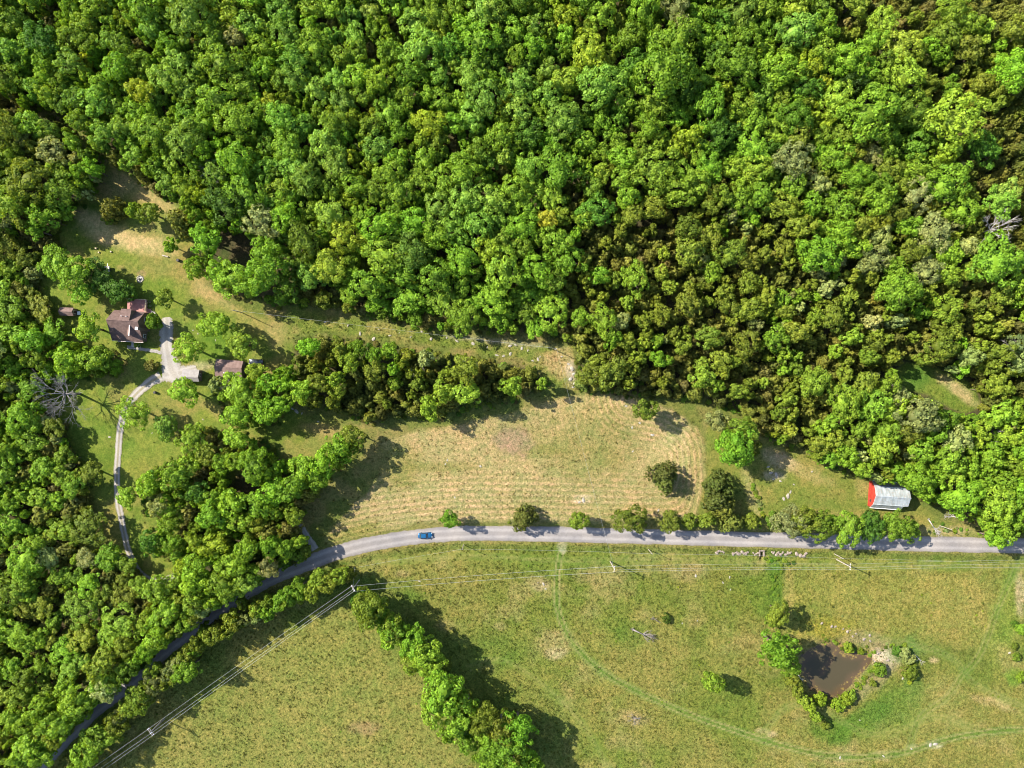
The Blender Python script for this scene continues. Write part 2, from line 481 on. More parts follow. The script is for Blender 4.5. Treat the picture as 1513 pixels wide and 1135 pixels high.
# woods
WOODS = {
    'north': [(-130, -120), (1640, -120), (1640, 430), (1640, 800), (1500, 785), (1478, 790), (1445, 770), (1395, 752), (1351, 733), (1330, 716), (1290, 712), (1256, 700), (1210, 682), (1180, 664), (1140, 650),
              (1120, 632), (1100, 612), (1060, 600), (1035, 590), (985, 587), (935, 584), (895, 574), (852, 577), (848, 506), (780, 496), (735, 488), (660, 487), (570, 470), (500, 459), (440, 452), (405, 452), (350, 438), (295, 408),
              (275, 398), (292, 360), (300, 345), (285, 316), (245, 292), (200, 264), (168, 242), (110, 190), (90, 170), (-130, 120)],
    'west': [(-130, 120), (90, 172), (150, 238), (140, 292), (98, 315), (80, 345), (92, 362), (62, 374), (62, 430), (74, 450), (78, 478), (118, 505), (168, 515), (185, 535), (170, 552), (110, 556), (68, 570),
             (62, 585), (92, 612), (98, 654), (120, 684), (132, 708), (132, 778), (112, 809), (126, 822), (160, 808), (184, 826), (196, 850), (215, 866), (262, 858), (262, 832), (330, 800), (400, 770), (452, 790), (440, 812), (392, 838),
             (330, 874), (268, 918), (220, 958), (172, 1000), (126, 1036), (80, 1078), (38, 1120), (-60, 1230), (-130, 1230)],
    'middle': [(262, 640), (300, 630), (345, 638), (395, 655), (412, 680), (440, 690), (470, 670), (515, 634), (545, 640), (515, 680), (478, 715), (450, 748), (440, 770), (400, 780), (330, 800), (262, 832), (216, 812), (212, 790),
               (240, 772), (214, 756), (208, 704), (246, 686), (268, 664)],
    'block': [(434, 500), (500, 498), (582, 511), (643, 520), (704, 530), (765, 537), (800, 546), (811, 558), (806, 571), (783, 583), (734, 598), (689, 601), (652, 613), (619, 615), (570, 616), (543, 624), (522, 616), (488, 604),
              (452, 597), (431, 580), (440, 555), (431, 531)],
    'garage': [(310, 562), (350, 558), (385, 545), (435, 540), (450, 560), (435, 590), (410, 622), (380, 632), (335, 624), (322, 592)],
}
GLADES = [GLADE, [(318, 345), (380, 352), (400, 380), (360, 395), (320, 385)]]
GAPS = [(453, 206, 12), (697, 190, 12), (61, 172, 12), (352, 712, 20), (370, 722, 14), (1150, 385, 7), (1195, 432, 8), (345, 372, 18), (500, 395, 9), (430, 380, 10), (1030, 350, 4), (570, 60, 8), (936, 142, 7), (1085, 605, 8),
        (1196, 445, 7), (1330, 225, 12), (1290, 118, 7), (310, 268, 10), (470, 165, 6), (240, 163, 7), (480, 300, 8), (530, 385, 8)]

# ------------------------------------------------------------------ the ground
STEP = 0.5
gx = np.arange(-174, 174 + 1e-6, STEP)
gy = np.arange(-136, 136 + 1e-6, STEP)
GX, GY = np.meshgrid(gx, gy)
PX = GX / MPP + CX
PY = CY - GY / MPP


def wob(s, amp, seed):
    return (vnoise(PX, PY, s, seed, 3) - 0.5) * 2 * amp


def mask(poly, w=4, amp=6, seed=1, s=30):
    return sstep(-w, w, sdf(poly, PX, PY) + wob(s, amp, seed))


road_line = [tuple(p) for p in smooth_line(ROAD, 6)]
d_road = pdist(road_line, PX, PY)
south = sstep(-2, 2, np.interp(PX, [p[0] for p in ROAD[::-1]], [p[1] for p in ROAD[::-1]]) * -1 + PY)   # below the road

def lerp(a, b, t): return a + (np.array(b) - a) * t[..., None]

tint = np.zeros(GX.shape + (3,)); tint[:] = (0.075, 0.062, 0.036)
tint = lerp(tint, (0.06, 0.075, 0.025), sstep(0.45, 0.7, vnoise(PX, PY, 30, 3, 3)))
tuft = np.full(GX.shape, 0.5)
in_woods = sstep(-2, 10, np.maximum.reduce([sdf(p, PX, PY) for p in WOODS.values()]) + wob(20, 5, 27))
rough = lerp(np.zeros_like(tint) + np.array((0.125, 0.14, 0.038)), (0.19, 0.165, 0.065), sstep(0.42, 0.68, vnoise(PX, PY, 36, 28, 3)))
tint = rough + (tint - rough) * in_woods[..., None]
# pasture south of the road
pn = vnoise(PX, PY, 120, 7, 3); pn2 = vnoise(PX, PY, 38, 9, 3)
past = np.zeros_like(tint); past[:] = (0.19, 0.178, 0.052)
past = lerp(past, (0.128, 0.158, 0.032), sstep(0.42, 0.66, pn))
past = lerp(past, (0.235, 0.205, 0.082), sstep(0.55, 0.8, pn2) * 0.7)
# south-west field: paler olive
swf = mask([(100, 1135 + 120), (180, 1125), (300, 1040), (400, 960), (520, 870), (545, 915), (600, 970), (660, 1060), (700, 1130), (740, 1260)], 8, 6, 4)
past = lerp(past, (0.19, 0.187, 0.056), swf * 0.85)
def blob(img, x, y, rx, ry, c, k, rot=0.0, seed=21, soft=0.5, ns=14):
    ca, sa = math.cos(rot), math.sin(rot)
    u = ((PX - x) * ca + (PY - y) * sa) / rx; v = (-(PX - x) * sa + (PY - y) * ca) / ry
    r = np.sqrt(u * u + v * v) + (vnoise(PX, PY, ns, seed, 3) - 0.5) * 0.9
    return lerp(img, c, k * sstep(1 + soft, 1 - soft, r))
LUSH = (0.085, 0.15, 0.022); TAN = (0.31, 0.24, 0.125); DRY = (0.36, 0.285, 0.18); YEL = (0.225, 0.205, 0.06)
for b_ in [(1270, 855, 110, 45, YEL, .7), (1330, 910, 150, 55, YEL, .65), (1420, 900, 70, 60, (.25, .215, .07), .6), (560, 880, 60, 26, LUSH, .6), (700, 960, 120, 30, (.1, .15, .03), .55), (800, 1080, 60, 60, (.1, .145, .03), .5),
           (1146, 850, 20, 42, LUSH, .95), (1130, 880, 30, 25, LUSH, .7), (1060, 870, 70, 40, (.13, .15, .03), .55), (1165, 870, 8, 40, (.3, .24, .09), .6),
           (820, 950, 26, 18, TAN, .55), (822, 966, 14, 9, DRY, .8), (800, 866, 12, 8, DRY, .7), (795, 860, 20, 8, TAN, .5), (890, 850, 40, 14, TAN, .45), (1020, 845, 25, 14, TAN, .5), (740, 925, 9, 6, TAN, .5),
           (595, 848, 10, 5, TAN, .6), (657, 925, 14, 10, TAN, .4), (540, 1075, 22, 10, (.26, .17, .1), .6), (937, 1062, 22, 12, TAN, .4), (960, 960, 60, 30, (.21, .185, .06), .5), (1090, 960, 60, 40, (.22, .19, .065), .5),
           (1240, 1120, 40, 14, TAN, .4), (1305, 1116, 14, 8, DRY, .7), (1378, 1100, 12, 5, (.5, .46, .4), .9), (1350, 1104, 9, 4, (.45, .42, .35), .7), (1241, 1119, 9, 5, DRY, .8), (1140, 1085, 8, 5, DRY, .8), (1128, 1080, 10, 4, DRY, .5),
           (1290, 1055, 62, 16, LUSH, .85, -0.62), (1270, 1065, 60, 14, (.075, .145, .022), .8, -0.62), (1320, 1050, 60, 30, (.1, .16, .03), .7, -0.5), (1225, 1075, 34, 16, LUSH, .9), (1360, 960, 40, 25, (.1, .15, .03), .5),
           (1275, 945, 60, 12, (.24, .2, .12), .75, 0.28), (1310, 975, 16, 14, (.4, .33, .26), .9), (1300, 968, 14, 8, (.46, .39, .33), .8), (1290, 1008, 34, 12, (.27, .22, .13), .6, -0.7), (1220, 930, 40, 16, (.22, .2, .03), .75),
           (1420, 970, 50, 14, (.1, .125, .03), .5, 0.2), (1430, 1010, 20, 50, (.11, .14, .03), .45, 0.5), (1390, 1045, 40, 40, (.24, .21, .075), .4), (1490, 905, 22, 70, (.15, .2, .04), .8, 0.15), (1500, 985, 16, 35, (.26, .22, .09), .7, -0.6),
           (1508, 880, 8, 30, (.36, .28, .19), .8), (1500, 1000, 12, 12, (.1, .2, .02), .7), (1450, 1035, 18, 6, TAN, .5, 0.4), (1478, 1040, 26, 6, (.36, .29, .15), .6, 0.45), (1380, 976, 8, 5, DRY, .6),
           (930, 935, 30, 22, (.09, .15, .025), .6), (1340, 960, 22, 16, (.1, .17, .05), .7), (1350, 1010, 12, 26, (.09, .16, .035), .5), (1200, 1055, 30, 8, (.18, .17, .05), .5, 0.7)]:
    past = blob(past, *b_)
tint = lerp(tint, (0, 0, 0), south) + past * south[..., None]
tuft = tuft + (1.0 - tuft) * south
# field tracks
for line, w, k in ((TRACK, 3.4, 1.0), (TRACK2, 3.4, 0.55), ([(1120, 1091), (1180, 1040), (1290, 1085), (1380, 1060), (1440, 1075)], 2.5, 0.35), ([(690, 985), (740, 975), (800, 1010), (860, 1070), (900, 1135)], 1.5, 0.3), ([(1280, 940), (1360, 955), (1410, 975), (1440, 1010), (1513, 1045)], 2.5, 0.45), ([(560, 830), (700, 822), (830, 828), (1000, 826), (1200, 834), (1513, 838)], 1.5, 0.35)):
    L_ = [tuple(p) for p in smooth_line(line, 5)]
    d = pdist(L_, PX, PY) + wob(9, 0.9, 31)
    fade = 0.45 + 0.55 * vnoise(PX, PY, 60, 33, 2)
    tint = lerp(tint, (0.085, 0.14, 0.025), k * (0.5 + 0.5 * fade) * sstep(8, 4, d) * south)
    wheel = sstep(1.9, 0.6, np.abs(d - w))
    tint = lerp(tint, (0.3, 0.25, 0.13), k * (0.2 + 0.8 * fade) * 0.75 * wheel * south)
    tuft = tuft * (1 - 0.6 * sstep(9, 6, d))
tint = blob(tint, 831, 807, 7, 9, (0.38, 0.33, 0.27), .9, 0, 40, .3, 8)
# homestead lawn
hm = mask(HOME, 5, 4, 5)
lawn = np.zeros_like(tint); lawn[:] = (0.15, 0.182, 0.036)
lawn = lerp(lawn, (0.19, 0.178, 0.055), sstep(0.45, 0.7, vnoise(PX, PY, 55, 12, 3)))
lawn = lerp(lawn, (0.098, 0.148, 0.022), sstep(0.55, 0.75, vnoise(PX, PY, 40, 13, 3)) * 0.8)
for b_ in [(185, 353, 62, 15, (.4, .3, .165), .95, 0.22), (140, 330, 30, 14, (.4, .31, .17), .9, 0.5), (220, 290, 50, 12, (.32, .25, .12), .9, 0.5), (180, 270, 34, 22, (.24, .19, .1), .8), (225, 340, 40, 12, (.24, .2, .08), .7), (245, 372, 20, 8, (.33, .26, .13), .7),
           (290, 405, 40, 30, (.23, .17, .065), .7, 0.6), (330, 440, 50, 14, (.3, .23, .11), .8, 0.45), (385, 480, 40, 12, (.25, .2, .08), .6, 0.3), (208, 405, 6, 5, (.3, .19, .13), .8), (178, 395, 8, 4, (.3, .23, .1), .6),
           (210, 425, 40, 18, (.11, .16, .022), .6), (320, 505, 40, 25, (.095, .165, .02), .7), (300, 480, 30, 20, (.1, .165, .022), .6), (290, 545, 30, 8, (.36, .3, .2), .8, -0.2), (330, 615, 40, 8, (.28, .22, .09), .6, 0.6),
           (500, 640, 50, 10, (.28, .2, .1), .6, 0.2), (410, 495, 18, 22, (.26, .21, .1), .5), (250, 825, 16, 14, (.14, .17, .03), .5), (225, 700, 30, 40, (.17, .175, .04), .5), (520, 622, 40, 8, (.27, .18, .1), .7, 0.25)]:
    lawn = blob(lawn, *b_)
tint = lerp(tint, (0, 0, 0), hm) + lawn * hm[..., None]
tuft = tuft * (1 - hm) + 0.25 * hm
# forest floor keeps bare litter inside the woods
# cleared strip under the wires
sm = mask(STRIP, 4, 4, 6)
strip_c = np.zeros_like(tint); strip_c[:] = (0.135, 0.165, 0.035)
strip_c = lerp(strip_c, (0.21, 0.19, 0.065), sstep(0.48, 0.7, vnoise(PX, PY, 24, 15, 3)))
for b_ in [(830, 535, 24, 22, (.34, .25, .13), .95), (760, 505, 60, 6, (.36, .3, .24), .5, 0.1), (700, 500, 40, 5, (.3, .26, .2), .5, .1), (845, 550, 8, 18, (.4, .33, .27), .9)]:
    strip_c = blob(strip_c, *b_)
tint = lerp(tint, (0, 0, 0), sm) + strip_c * sm[..., None]
tuft = tuft * (1 - sm) + 0.9 * sm
# hayfield
hs = sdf(HAYFIELD, PX, PY)
hf = sstep(-4, 4, hs + wob(22, 5, 8))
hay = np.zeros_like(tint); hay[:] = (0.315, 0.245, 0.132)
hay = lerp(hay, (0.2, 0.19, 0.075), sstep(0.5, 0.78, vnoise(PX, PY * 2.2, 60, 17, 3)) * 0.65)
for b_ in [(800, 740, 200, 26, (.31, .25, .14), .6), (640, 745, 110, 24, (.31, .25, .14), .6), (1000, 650, 36, 40, (.35, .285, .16), .85), (985, 690, 40, 30, (.35, .285, .155), .7), (870, 600, 50, 14, (.35, .265, .14), .75), (930, 592, 30, 8, (.36, .28, .16), .8),
           (870, 660, 70, 50, (.17, .165, .05), .55), (590, 690, 34, 34, (.16, .165, .045), .65), (520, 790, 40, 12, (.19, .18, .055), .8, -0.25), (860, 738, 12, 6, (.42, .35, .25), .7), (690, 615, 120, 10, (.19, .175, .055), .5, -0.2), (1030, 640, 12, 60, (.24, .2, .08), .5),
           (650, 690, 60, 8, (.16, .155, .045), .5), (800, 668, 60, 8, (.16, .155, .045), .4), (940, 755, 80, 10, (.33, .25, .12), .5)]:
    hay = blob(hay, *b_)
hay = blob(hay, 757, 652, 27, 20, (.27, .18, .14), .75, 0.45, 41, .4, 9)
tint = lerp(tint, (0, 0, 0), hf) + hay * hf[..., None]
tuft = tuft * (1 - hf) + 0.75 * hf
d_east = pdist([(1036, 775), (1044, 740), (1048, 700), (1044, 655), (1028, 625), (985, 600), (930, 590)], PX, PY) + 12
kk = 9.0
row = -kk * np.log(np.exp(-np.clip(d_road, 0, 400) / kk) + np.exp(-np.clip(d_east, 0, 400) / kk)) * MPP + 2
rowamt = 0.25 + 0.75 * np.maximum(sstep(110, 60, d_road), sstep(85, 55, d_east))
row = np.where(hf > 0.3, row + 0.05, 0)
row = np.where((PX - 757) ** 2 / 26 ** 2 + (PY - 652) ** 2 / 19 ** 2 < 1, 0, row)
# field by the barn
ef = mask(EASTFIELD, 4, 4, 9)
est = np.zeros_like(tint); est[:] = (0.15, 0.168, 0.04)
est = lerp(est, (0.2, 0.18, 0.055), sstep(0.42, 0.66, vnoise(PX, PY, 40, 19, 3)))
for b_ in [(1150, 680, 26, 12, (.38, .3, .21), .85, 0.4), (1195, 700, 34, 10, (.3, .24, .11), .6, 0.4), (1060, 640, 16, 40, (.16, .17, .04), .5), (1112, 730, 9, 34, (.3, .25, .12), .8, -0.3), (1245, 745, 50, 10, (.1, .15, .03), .5), (1240, 765, 40, 8, (.23, .2, .075), .6),
           (1145, 702, 16, 7, (.4, .34, .27), .7), (1275, 720, 10, 16, (.28, .23, .1), .6), (1370, 760, 30, 14, (.19, .18, .05), .6), (1400, 785, 40, 8, (.34, .27, .16), .7)]:
    est = blob(est, *b_)
tint = lerp(tint, (0, 0, 0), ef) + est * ef[..., None]
tuft = tuft * (1 - ef) + 0.5 * ef
gm = mask(GLADE, 3, 3, 10)
gl = np.zeros_like(tint); gl[:] = (0.12, 0.16, 0.03)
gl = blob(gl, 1355, 560, 24, 16, (.075, .145, .025), .8); gl = blob(gl, 1415, 575, 34, 9, (.34, .27, .15), .9, 0.6)
tint = lerp(tint, (0, 0, 0), gm) + gl * gm[..., None]
# verges: a worn, stony edge beside the road
verge = sstep(19, 12, d_road + wob(12, 2.5, 22))
tint = lerp(tint, (0.2, 0.175, 0.07), verge * 0.55 * (1 - sstep(420, 380, PX)))
tint = lerp(tint, (0.09, 0.13, 0.03), sstep(6, 2, np.abs(d_road - 20 + wob(14, 3, 23))) * 0.55 * south * (1 - sstep(420, 380, PX)))
pd = sdf(POND, PX, PY)
tint = lerp(tint, (0.18, 0.14, 0.085), sstep(-9, -2, pd + wob(7, 2.5, 24)) * 0.6)
tint = np.clip(tint * np.array([0.66, 0.685, 0.55]), 0.01, 0.8)

# relief
GZ = (vnoise(PX, PY, 190, 50, 2) - 0.5) * 0.9 + (vnoise(PX, PY, 26, 51, 2) - 0.5) * 0.22 * tuft
GZ += (rng.random(GX.shape) - 0.5) * 0.15 * tuft
GZ -= 0.5 * sstep(10, 2, np.abs(d_road - 22)) * 0.35 * south
edge_d = np.minimum(np.minimum(174 - np.abs(GX), 136 - np.abs(GY)), 8) / 8
GZ *= edge_d
flat = sstep(17, 12.5, d_road)
drive_d = np.minimum.reduce([pdist([(a, b) for a, b, c in L_], PX, PY) for L_ in (DRIVE, YARD, YARD2, SPUR)])
flat = np.maximum(flat, sstep(17, 10, drive_d))
flat = np.maximum(flat, np.maximum(sstep(30, 22, np.abs(PX - 198) + 0 * PY) * sstep(45, 38, np.abs(PY - 475)), 0))
GZ = GZ * (1 - flat) - 0.02 * flat
GZ = np.where(pd > -14, GZ * sstep(-4, -14, pd) - 0.55 * sstep(-11, -1, pd) - 0.8 * sstep(-1, 12, pd), GZ)
# culvert mouth and ditch
GZ -= 1.0 * sstep(6.5, 3.0, np.hypot((PX - 1125.5) * 1.6, (PY - 822) * 0.7))


def ground_z(x, y):
    i = min(max(int(round((y + 136) / STEP)), 0), len(gy) - 1); j = min(max(int(round((x + 174) / STEP)), 0), len(gx) - 1)
    return float(GZ[i, j])


zone = np.zeros(GX.shape, int)
zone[in_woods < 0.5] = 8
zone[(south > 0.5)] = 1
zone[(swf > 0.5) & (south > 0.5)] = 2
zone[hm > 0.5] = 3
zone[sm > 0.5] = 4
zone[ef > 0.5] = 5
zone[hf > 0.5] = 6
zone[gm > 0.5] = 7
NAMES = {0: 'forest_floor', 1: 'pasture', 2: 'meadow', 3: 'lawn', 4: 'cleared_land', 5: 'barn_field', 6: 'hayfield', 7: 'forest_glade', 8: 'rough_grassland'}
ny, nx = GX.shape
idx = np.arange(ny * nx).reshape(ny, nx)
quads = np.stack([idx[:-1, :-1], idx[:-1, 1:], idx[1:, 1:], idx[1:, :-1]], -1).reshape(-1, 4)
fz = zone[:-1, :-1].ravel()
V = np.stack([GX, GY, GZ], -1).reshape(-1, 3)
T4 = np.concatenate([tint, np.ones(GX.shape + (1,))], -1).reshape(-1, 4).astype(np.float32)
for zid, zname in NAMES.items():
    q = quads[fz == zid]
    used, inv = np.unique(q, return_inverse=True)
    me = np_mesh(zname, V[used], inv.reshape(-1, 4), [M['ground']], smooth=True)
    a = me.attributes.new('tint', 'FLOAT_COLOR', 'POINT'); a.data.foreach_set('color', T4[used].ravel())
    a = me.attributes.new('row', 'FLOAT', 'POINT'); a.data.foreach_set('value', row.ravel()[used].astype(np.float32))
    a = me.attributes.new('rowamt', 'FLOAT', 'POINT'); a.data.foreach_set('value', rowamt.ravel()[used].astype(np.float32))
    a = me.attributes.new('tuft', 'FLOAT', 'POINT'); a.data.foreach_set('value', tuft.ravel()[used].astype(np.float32))
    tag(link(zname, me), kind='structure')
# the land beyond, out to the horizon
ring, rf = [], []
xs = [-2500, -174, 174, 2500]; ys = [-2500, -136, 136, 2500]
for y in ys:
    for x in xs: ring.append((x, y, 0))
for j in range(3):
    for i in range(3):
        if (i, j) != (1, 1): rf.append((j * 4 + i, j * 4 + i + 1, j * 4 + i + 5, j * 4 + i + 4))
me = np_mesh('ground', ring, rf, [M['ground']])
a = me.attributes.new('tint', 'FLOAT_COLOR', 'POINT'); a.data.foreach_set('color', np.tile(np.array([0.07, 0.085, 0.03, 1], np.float32), 16))
tag(link('ground', me), kind='structure')


def strip(name, line, mat, z=0.03, n=8, width=None, kind='structure', jitter=0.06):
    """A ribbon along (px, py[, width px]) with a slight camber and a ragged edge."""
    P = smooth_line(line, n)
    pts = [W(p[0], p[1]) for p in P]
    ws = [(width if width else p[2]) * MPP / 2 for p in P]
    ac = [-1, -0.72, -0.36, 0, 0.36, 0.72, 1]
    vs, fs, av = [], [], []
    for i, (x, y) in enumerate(pts):
        x0, y0 = pts[max(i - 1, 0)]; x1, y1 = pts[min(i + 1, len(pts) - 1)]
        l = math.hypot(x1 - x0, y1 - y0) + 1e-9
        nx_, ny_ = -(y1 - y0) / l, (x1 - x0) / l
        for k, a_ in enumerate(ac):
            w = ws[i] * a_
            if abs(a_) == 1: w += random.uniform(-jitter, jitter) * 2.5
            vs.append((x + nx_ * w, y + ny_ * w, z + 0.05 * (1 - a_ * a_)))
            av.append(a_)
        if i:
            b = (i - 1) * 7
            for k in range(6): fs.append((b + k, b + k + 7, b + k + 8, b + k + 1))
    fs = [f[::-1] for f in fs]
    me = np_mesh(name, vs, fs, [mat], smooth=True)
    if sum(p.normal.z for p in me.polygons) < 0: me.flip_normals()
    a = me.attributes.new('across', 'FLOAT', 'POINT'); a.data.foreach_set('value', np.array(av, np.float32))
    return tag(link(name, me), kind=kind)


strip('road', ROAD, M['road'], 0.04, 12, 22.5)
strip('driveway', DRIVE, M['twotrack'], 0.034, 8)
strip('driveway_yard', YARD, M['gravel'], 0.026, 8, jitter=0.14)
strip('garage_path', YARD2, M['gravel'], 0.016, 8, jitter=0.14)
strip('side_path', SPUR, M['gravel'], 0.02, 8)
strip('deck_path', [(217, 460, 4), (223, 461, 5), (228, 464, 5), (232, 468, 4)], M['gravel'], 0.02, 6)
strip('porch_path', [(188, 513, 6), (200, 514, 5), (216, 517, 5), (230, 519, 5), (238, 522, 6)], M['gravel'], 0.02, 6)

# pond water
wx = np.arange(W(1172, 0)[0], W(1296, 0)[0], 0.4); wy = np.arange(W(0, 1042)[1], W(0, 944)[1], 0.4)
QX, QY = np.meshgrid(wx, wy)
qd = sdf(POND, QX / MPP + CX, CY - QY / MPP)
ii = np.arange(QX.size).reshape(QX.shape)
qq = np.stack([ii[:-1, :-1], ii[:-1, 1:], ii[1:, 1:], ii[1:, :-1]], -1).reshape(-1, 4)
keep = qd[:-1, :-1].ravel() > -3
q = qq[keep]; used, inv = np.unique(q, return_inverse=True)
me = np_mesh('pond_water', np.stack([QX.ravel()[used], QY.ravel()[used], np.full(len(used), -0.5)], -1), inv.reshape(-1, 4), [M['water']], smooth=True)
a = me.attributes.new('shallow', 'FLOAT', 'POINT')
shal = sstep(13, 2, qd + (vnoise(QX, QY, 3, 5, 2) - 0.5) * 9).ravel()[used]
bar = sstep(6, 2, pdist([(1240, 955), (1231, 972), (1222, 985), (1216, 996)], QX / MPP + CX, CY - QY / MPP)).ravel()[used]
a.data.foreach_set('value', np.clip(np.maximum(shal, bar), 0, 1).astype(np.float32))
tag(link('pond_water', me), kind='structure')


# ------------------------------------------------------------------ labels that say where a thing stands
ONES = 'zero one two three four five six seven eight nine ten eleven twelve thirteen fourteen fifteen sixteen seventeen eighteen nineteen'.split()
TENS = 'zero ten twenty thirty forty fifty sixty seventy eighty ninety'.split()
def words(n):
    if n < 20: return ONES[n]
    if n < 100: return TENS[n // 10] + ('-' + ONES[n % 10] if n % 10 else '')
    return 'a hundred' + (' and ' + words(n % 100) if n % 100 else '')
DIRS = ['north', 'north-northeast', 'northeast', 'east-northeast', 'east', 'east-southeast', 'southeast', 'south-southeast', 'south', 'south-southwest', 'southwest', 'west-southwest', 'west', 'west-northwest', 'northwest', 'north-northwest']
MARKS = [('brown-roofed house', 187, 480), ('small garden shed', 98, 460), ('grey-roofed garage', 281, 553), ('red-brown outbuilding', 337, 544), ('big bare tree on the lawn', 95, 590), ('blue car', 629, 790), ('red-ended barn', 1313, 735),
         ('pond', 1235, 992), ('stone fire pit', 206, 412), ('reddish hayfield patch', 757, 651), ('oval hayfield cedar', 982, 706), ('grassy forest glade', 1380, 570), ('bleached forest tree', 1470, 337), ('bare tree in the forest', 315, 251),
         ('fallen pasture tree', 952, 940), ('stone culvert', 1125, 820), ('pasture track gateway', 830, 806), ("corner utility pole", 521, 870), ("photo's top left corner", 0, 0), ("middle of the photo's top edge", 756, 0), ("photo's top right corner", 1513, 0),
         ("photo's bottom left corner", 0, 1135), ("middle of the photo", 756, 567), ("photo's left edge midpoint", 0, 567), ("dead snag by the pond lane", 937, 1063)]
USED = set()
def where(prefix, px, py):
    """prefix + distance and bearing from the nearest landmark, unlike every label so far."""
    order = sorted(MARKS, key=lambda m: math.hypot(px - m[1], py - m[2]))
    for m in [q for q in order if math.hypot(px - q[1], py - q[2]) > 9][:12]:
        d = max(1, round(math.hypot(px - m[1], py - m[2]) * MPP))
        b = DIRS[int(round(math.degrees(math.atan2(px - m[1], m[2] - py)) / 22.5)) % 16]
        s = f'{prefix} {words(d)} metres {b} of the {m[0]}'
        if s not in USED and len(s.split()) <= 16:
            USED.add(s); return s
    if len(prefix.split()) > 4: return where(' '.join(prefix.split()[1:]), px, py)
    USED.add(s)
    return s


# ------------------------------------------------------------------ plants
def leaf_quads(P, Nrm, size, r, fold=0.25):
    """Leaf sprays as folded quads at points P facing Nrm."""
    n = len(P)
    Nrm = Nrm / (np.linalg.norm(Nrm, axis=1, keepdims=True) + 1e-9)
    t = r.normal(size=(n, 3)); t -= Nrm * (t * Nrm).sum(1, keepdims=True)
    t /= np.linalg.norm(t, axis=1, keepdims=True) + 1e-9
    b = np.cross(Nrm, t)
    s = size * r.uniform(0.65, 1.35, (n, 1))
    w = s * r.uniform(0.55, 0.9, (n, 1))
    f = Nrm * s * fold
    vs = np.stack([P - t * s * 0.5, P + b * w * 0.5 - f * 0.4, P + t * s * 0.5 - f, P - b * w * 0.5 - f * 0.4], 1).reshape(-1, 3)
    fs = np.arange(4 * n).reshape(-1, 4)
    return vs, fs


def ellipsoid(rx, rz, cz, seg=10, rings=6):
    vs, fs = [], []
    for i in range(rings + 1):
        th = math.pi * i / rings
        for k in range(seg):
            ph = 2 * math.pi * k / seg
            vs.append((rx * math.sin(th) * math.cos(ph), rx * math.sin(th) * math.sin(ph), cz + rz * math.cos(th)))
    for i in range(rings):
        for k in range(seg):
            fs.append((i * seg + k, (i + 1) * seg + k, (i + 1) * seg + (k + 1) % seg, i * seg + (k + 1) % seg))
    return np.array(vs), np.array(fs)


def broadleaf_crown(R, H, lobe, leaf, seed, low=0.3, per=44):
    """A crown of rounded leafy clumps spread over an uneven dome."""
    r = np.random.default_rng(seed)
    zc, rz = H * (1 + low) / 2, H * (1 - low) / 2
    n = int(max(7, 2.7 * (R / lobe) ** 2 * (0.6 + 0.4 * rz / R)))
    k = np.arange(n) + 0.5
    z = 1 - 1.62 * k / n
    ph = k * 2.39996 + r.uniform(0, 6.28)
    rad = np.sqrt(np.clip(1 - z * z, 0, 1))
    D = np.stack([rad * np.cos(ph), rad * np.sin(ph), z], 1) + r.normal(0, 0.2, (n, 3))
    D /= np.linalg.norm(D, axis=1, keepdims=True)
    p3 = r.uniform(0, 6.28, 4)
    az = np.arctan2(D[:, 1], D[:, 0])
    uneven = 1 + 0.13 * np.sin(2 * az + p3[0]) + 0.13 * np.sin(3 * az + p3[1]) + 0.1 * np.sin(5 * az + p3[2])
    lr = lobe * r.uniform(0.6, 1.2, n)
    out = r.uniform(0.6, 1.08, n)
    C = np.stack([D[:, 0] * (R - lobe * 0.75) * uneven * out, D[:, 1] * (R - lobe * 0.75) * uneven * out, zc + D[:, 2] * (rz - lobe * 0.6) * out], 1)
    m = (per * (lr / lobe) ** 2).astype(int) + 6
    ci = np.repeat(np.arange(n), m)
    d = r.normal(size=(len(ci), 3))
    d /= np.linalg.norm(d, axis=1, keepdims=True)
    od = D[ci] * np.array([1, 1, 0.9]) + np.array([0, 0, 0.25])
    flip = (d * od).sum(1) < -0.25
    d[flip] *= -1
    P = C[ci] + d * (lr[ci] * r.uniform(0.7, 1.06, len(ci)))[:, None] * np.array([1, 1, 0.85])
    vs, fs = leaf_quads(P, d + r.normal(0, 0.3, d.shape), leaf, r)
    cv, cf = ellipsoid(R * 0.42, rz * 0.42, zc - 0.22 * rz)
    return np.concatenate([vs, cv]), np.concatenate([fs, cf + len(vs)])


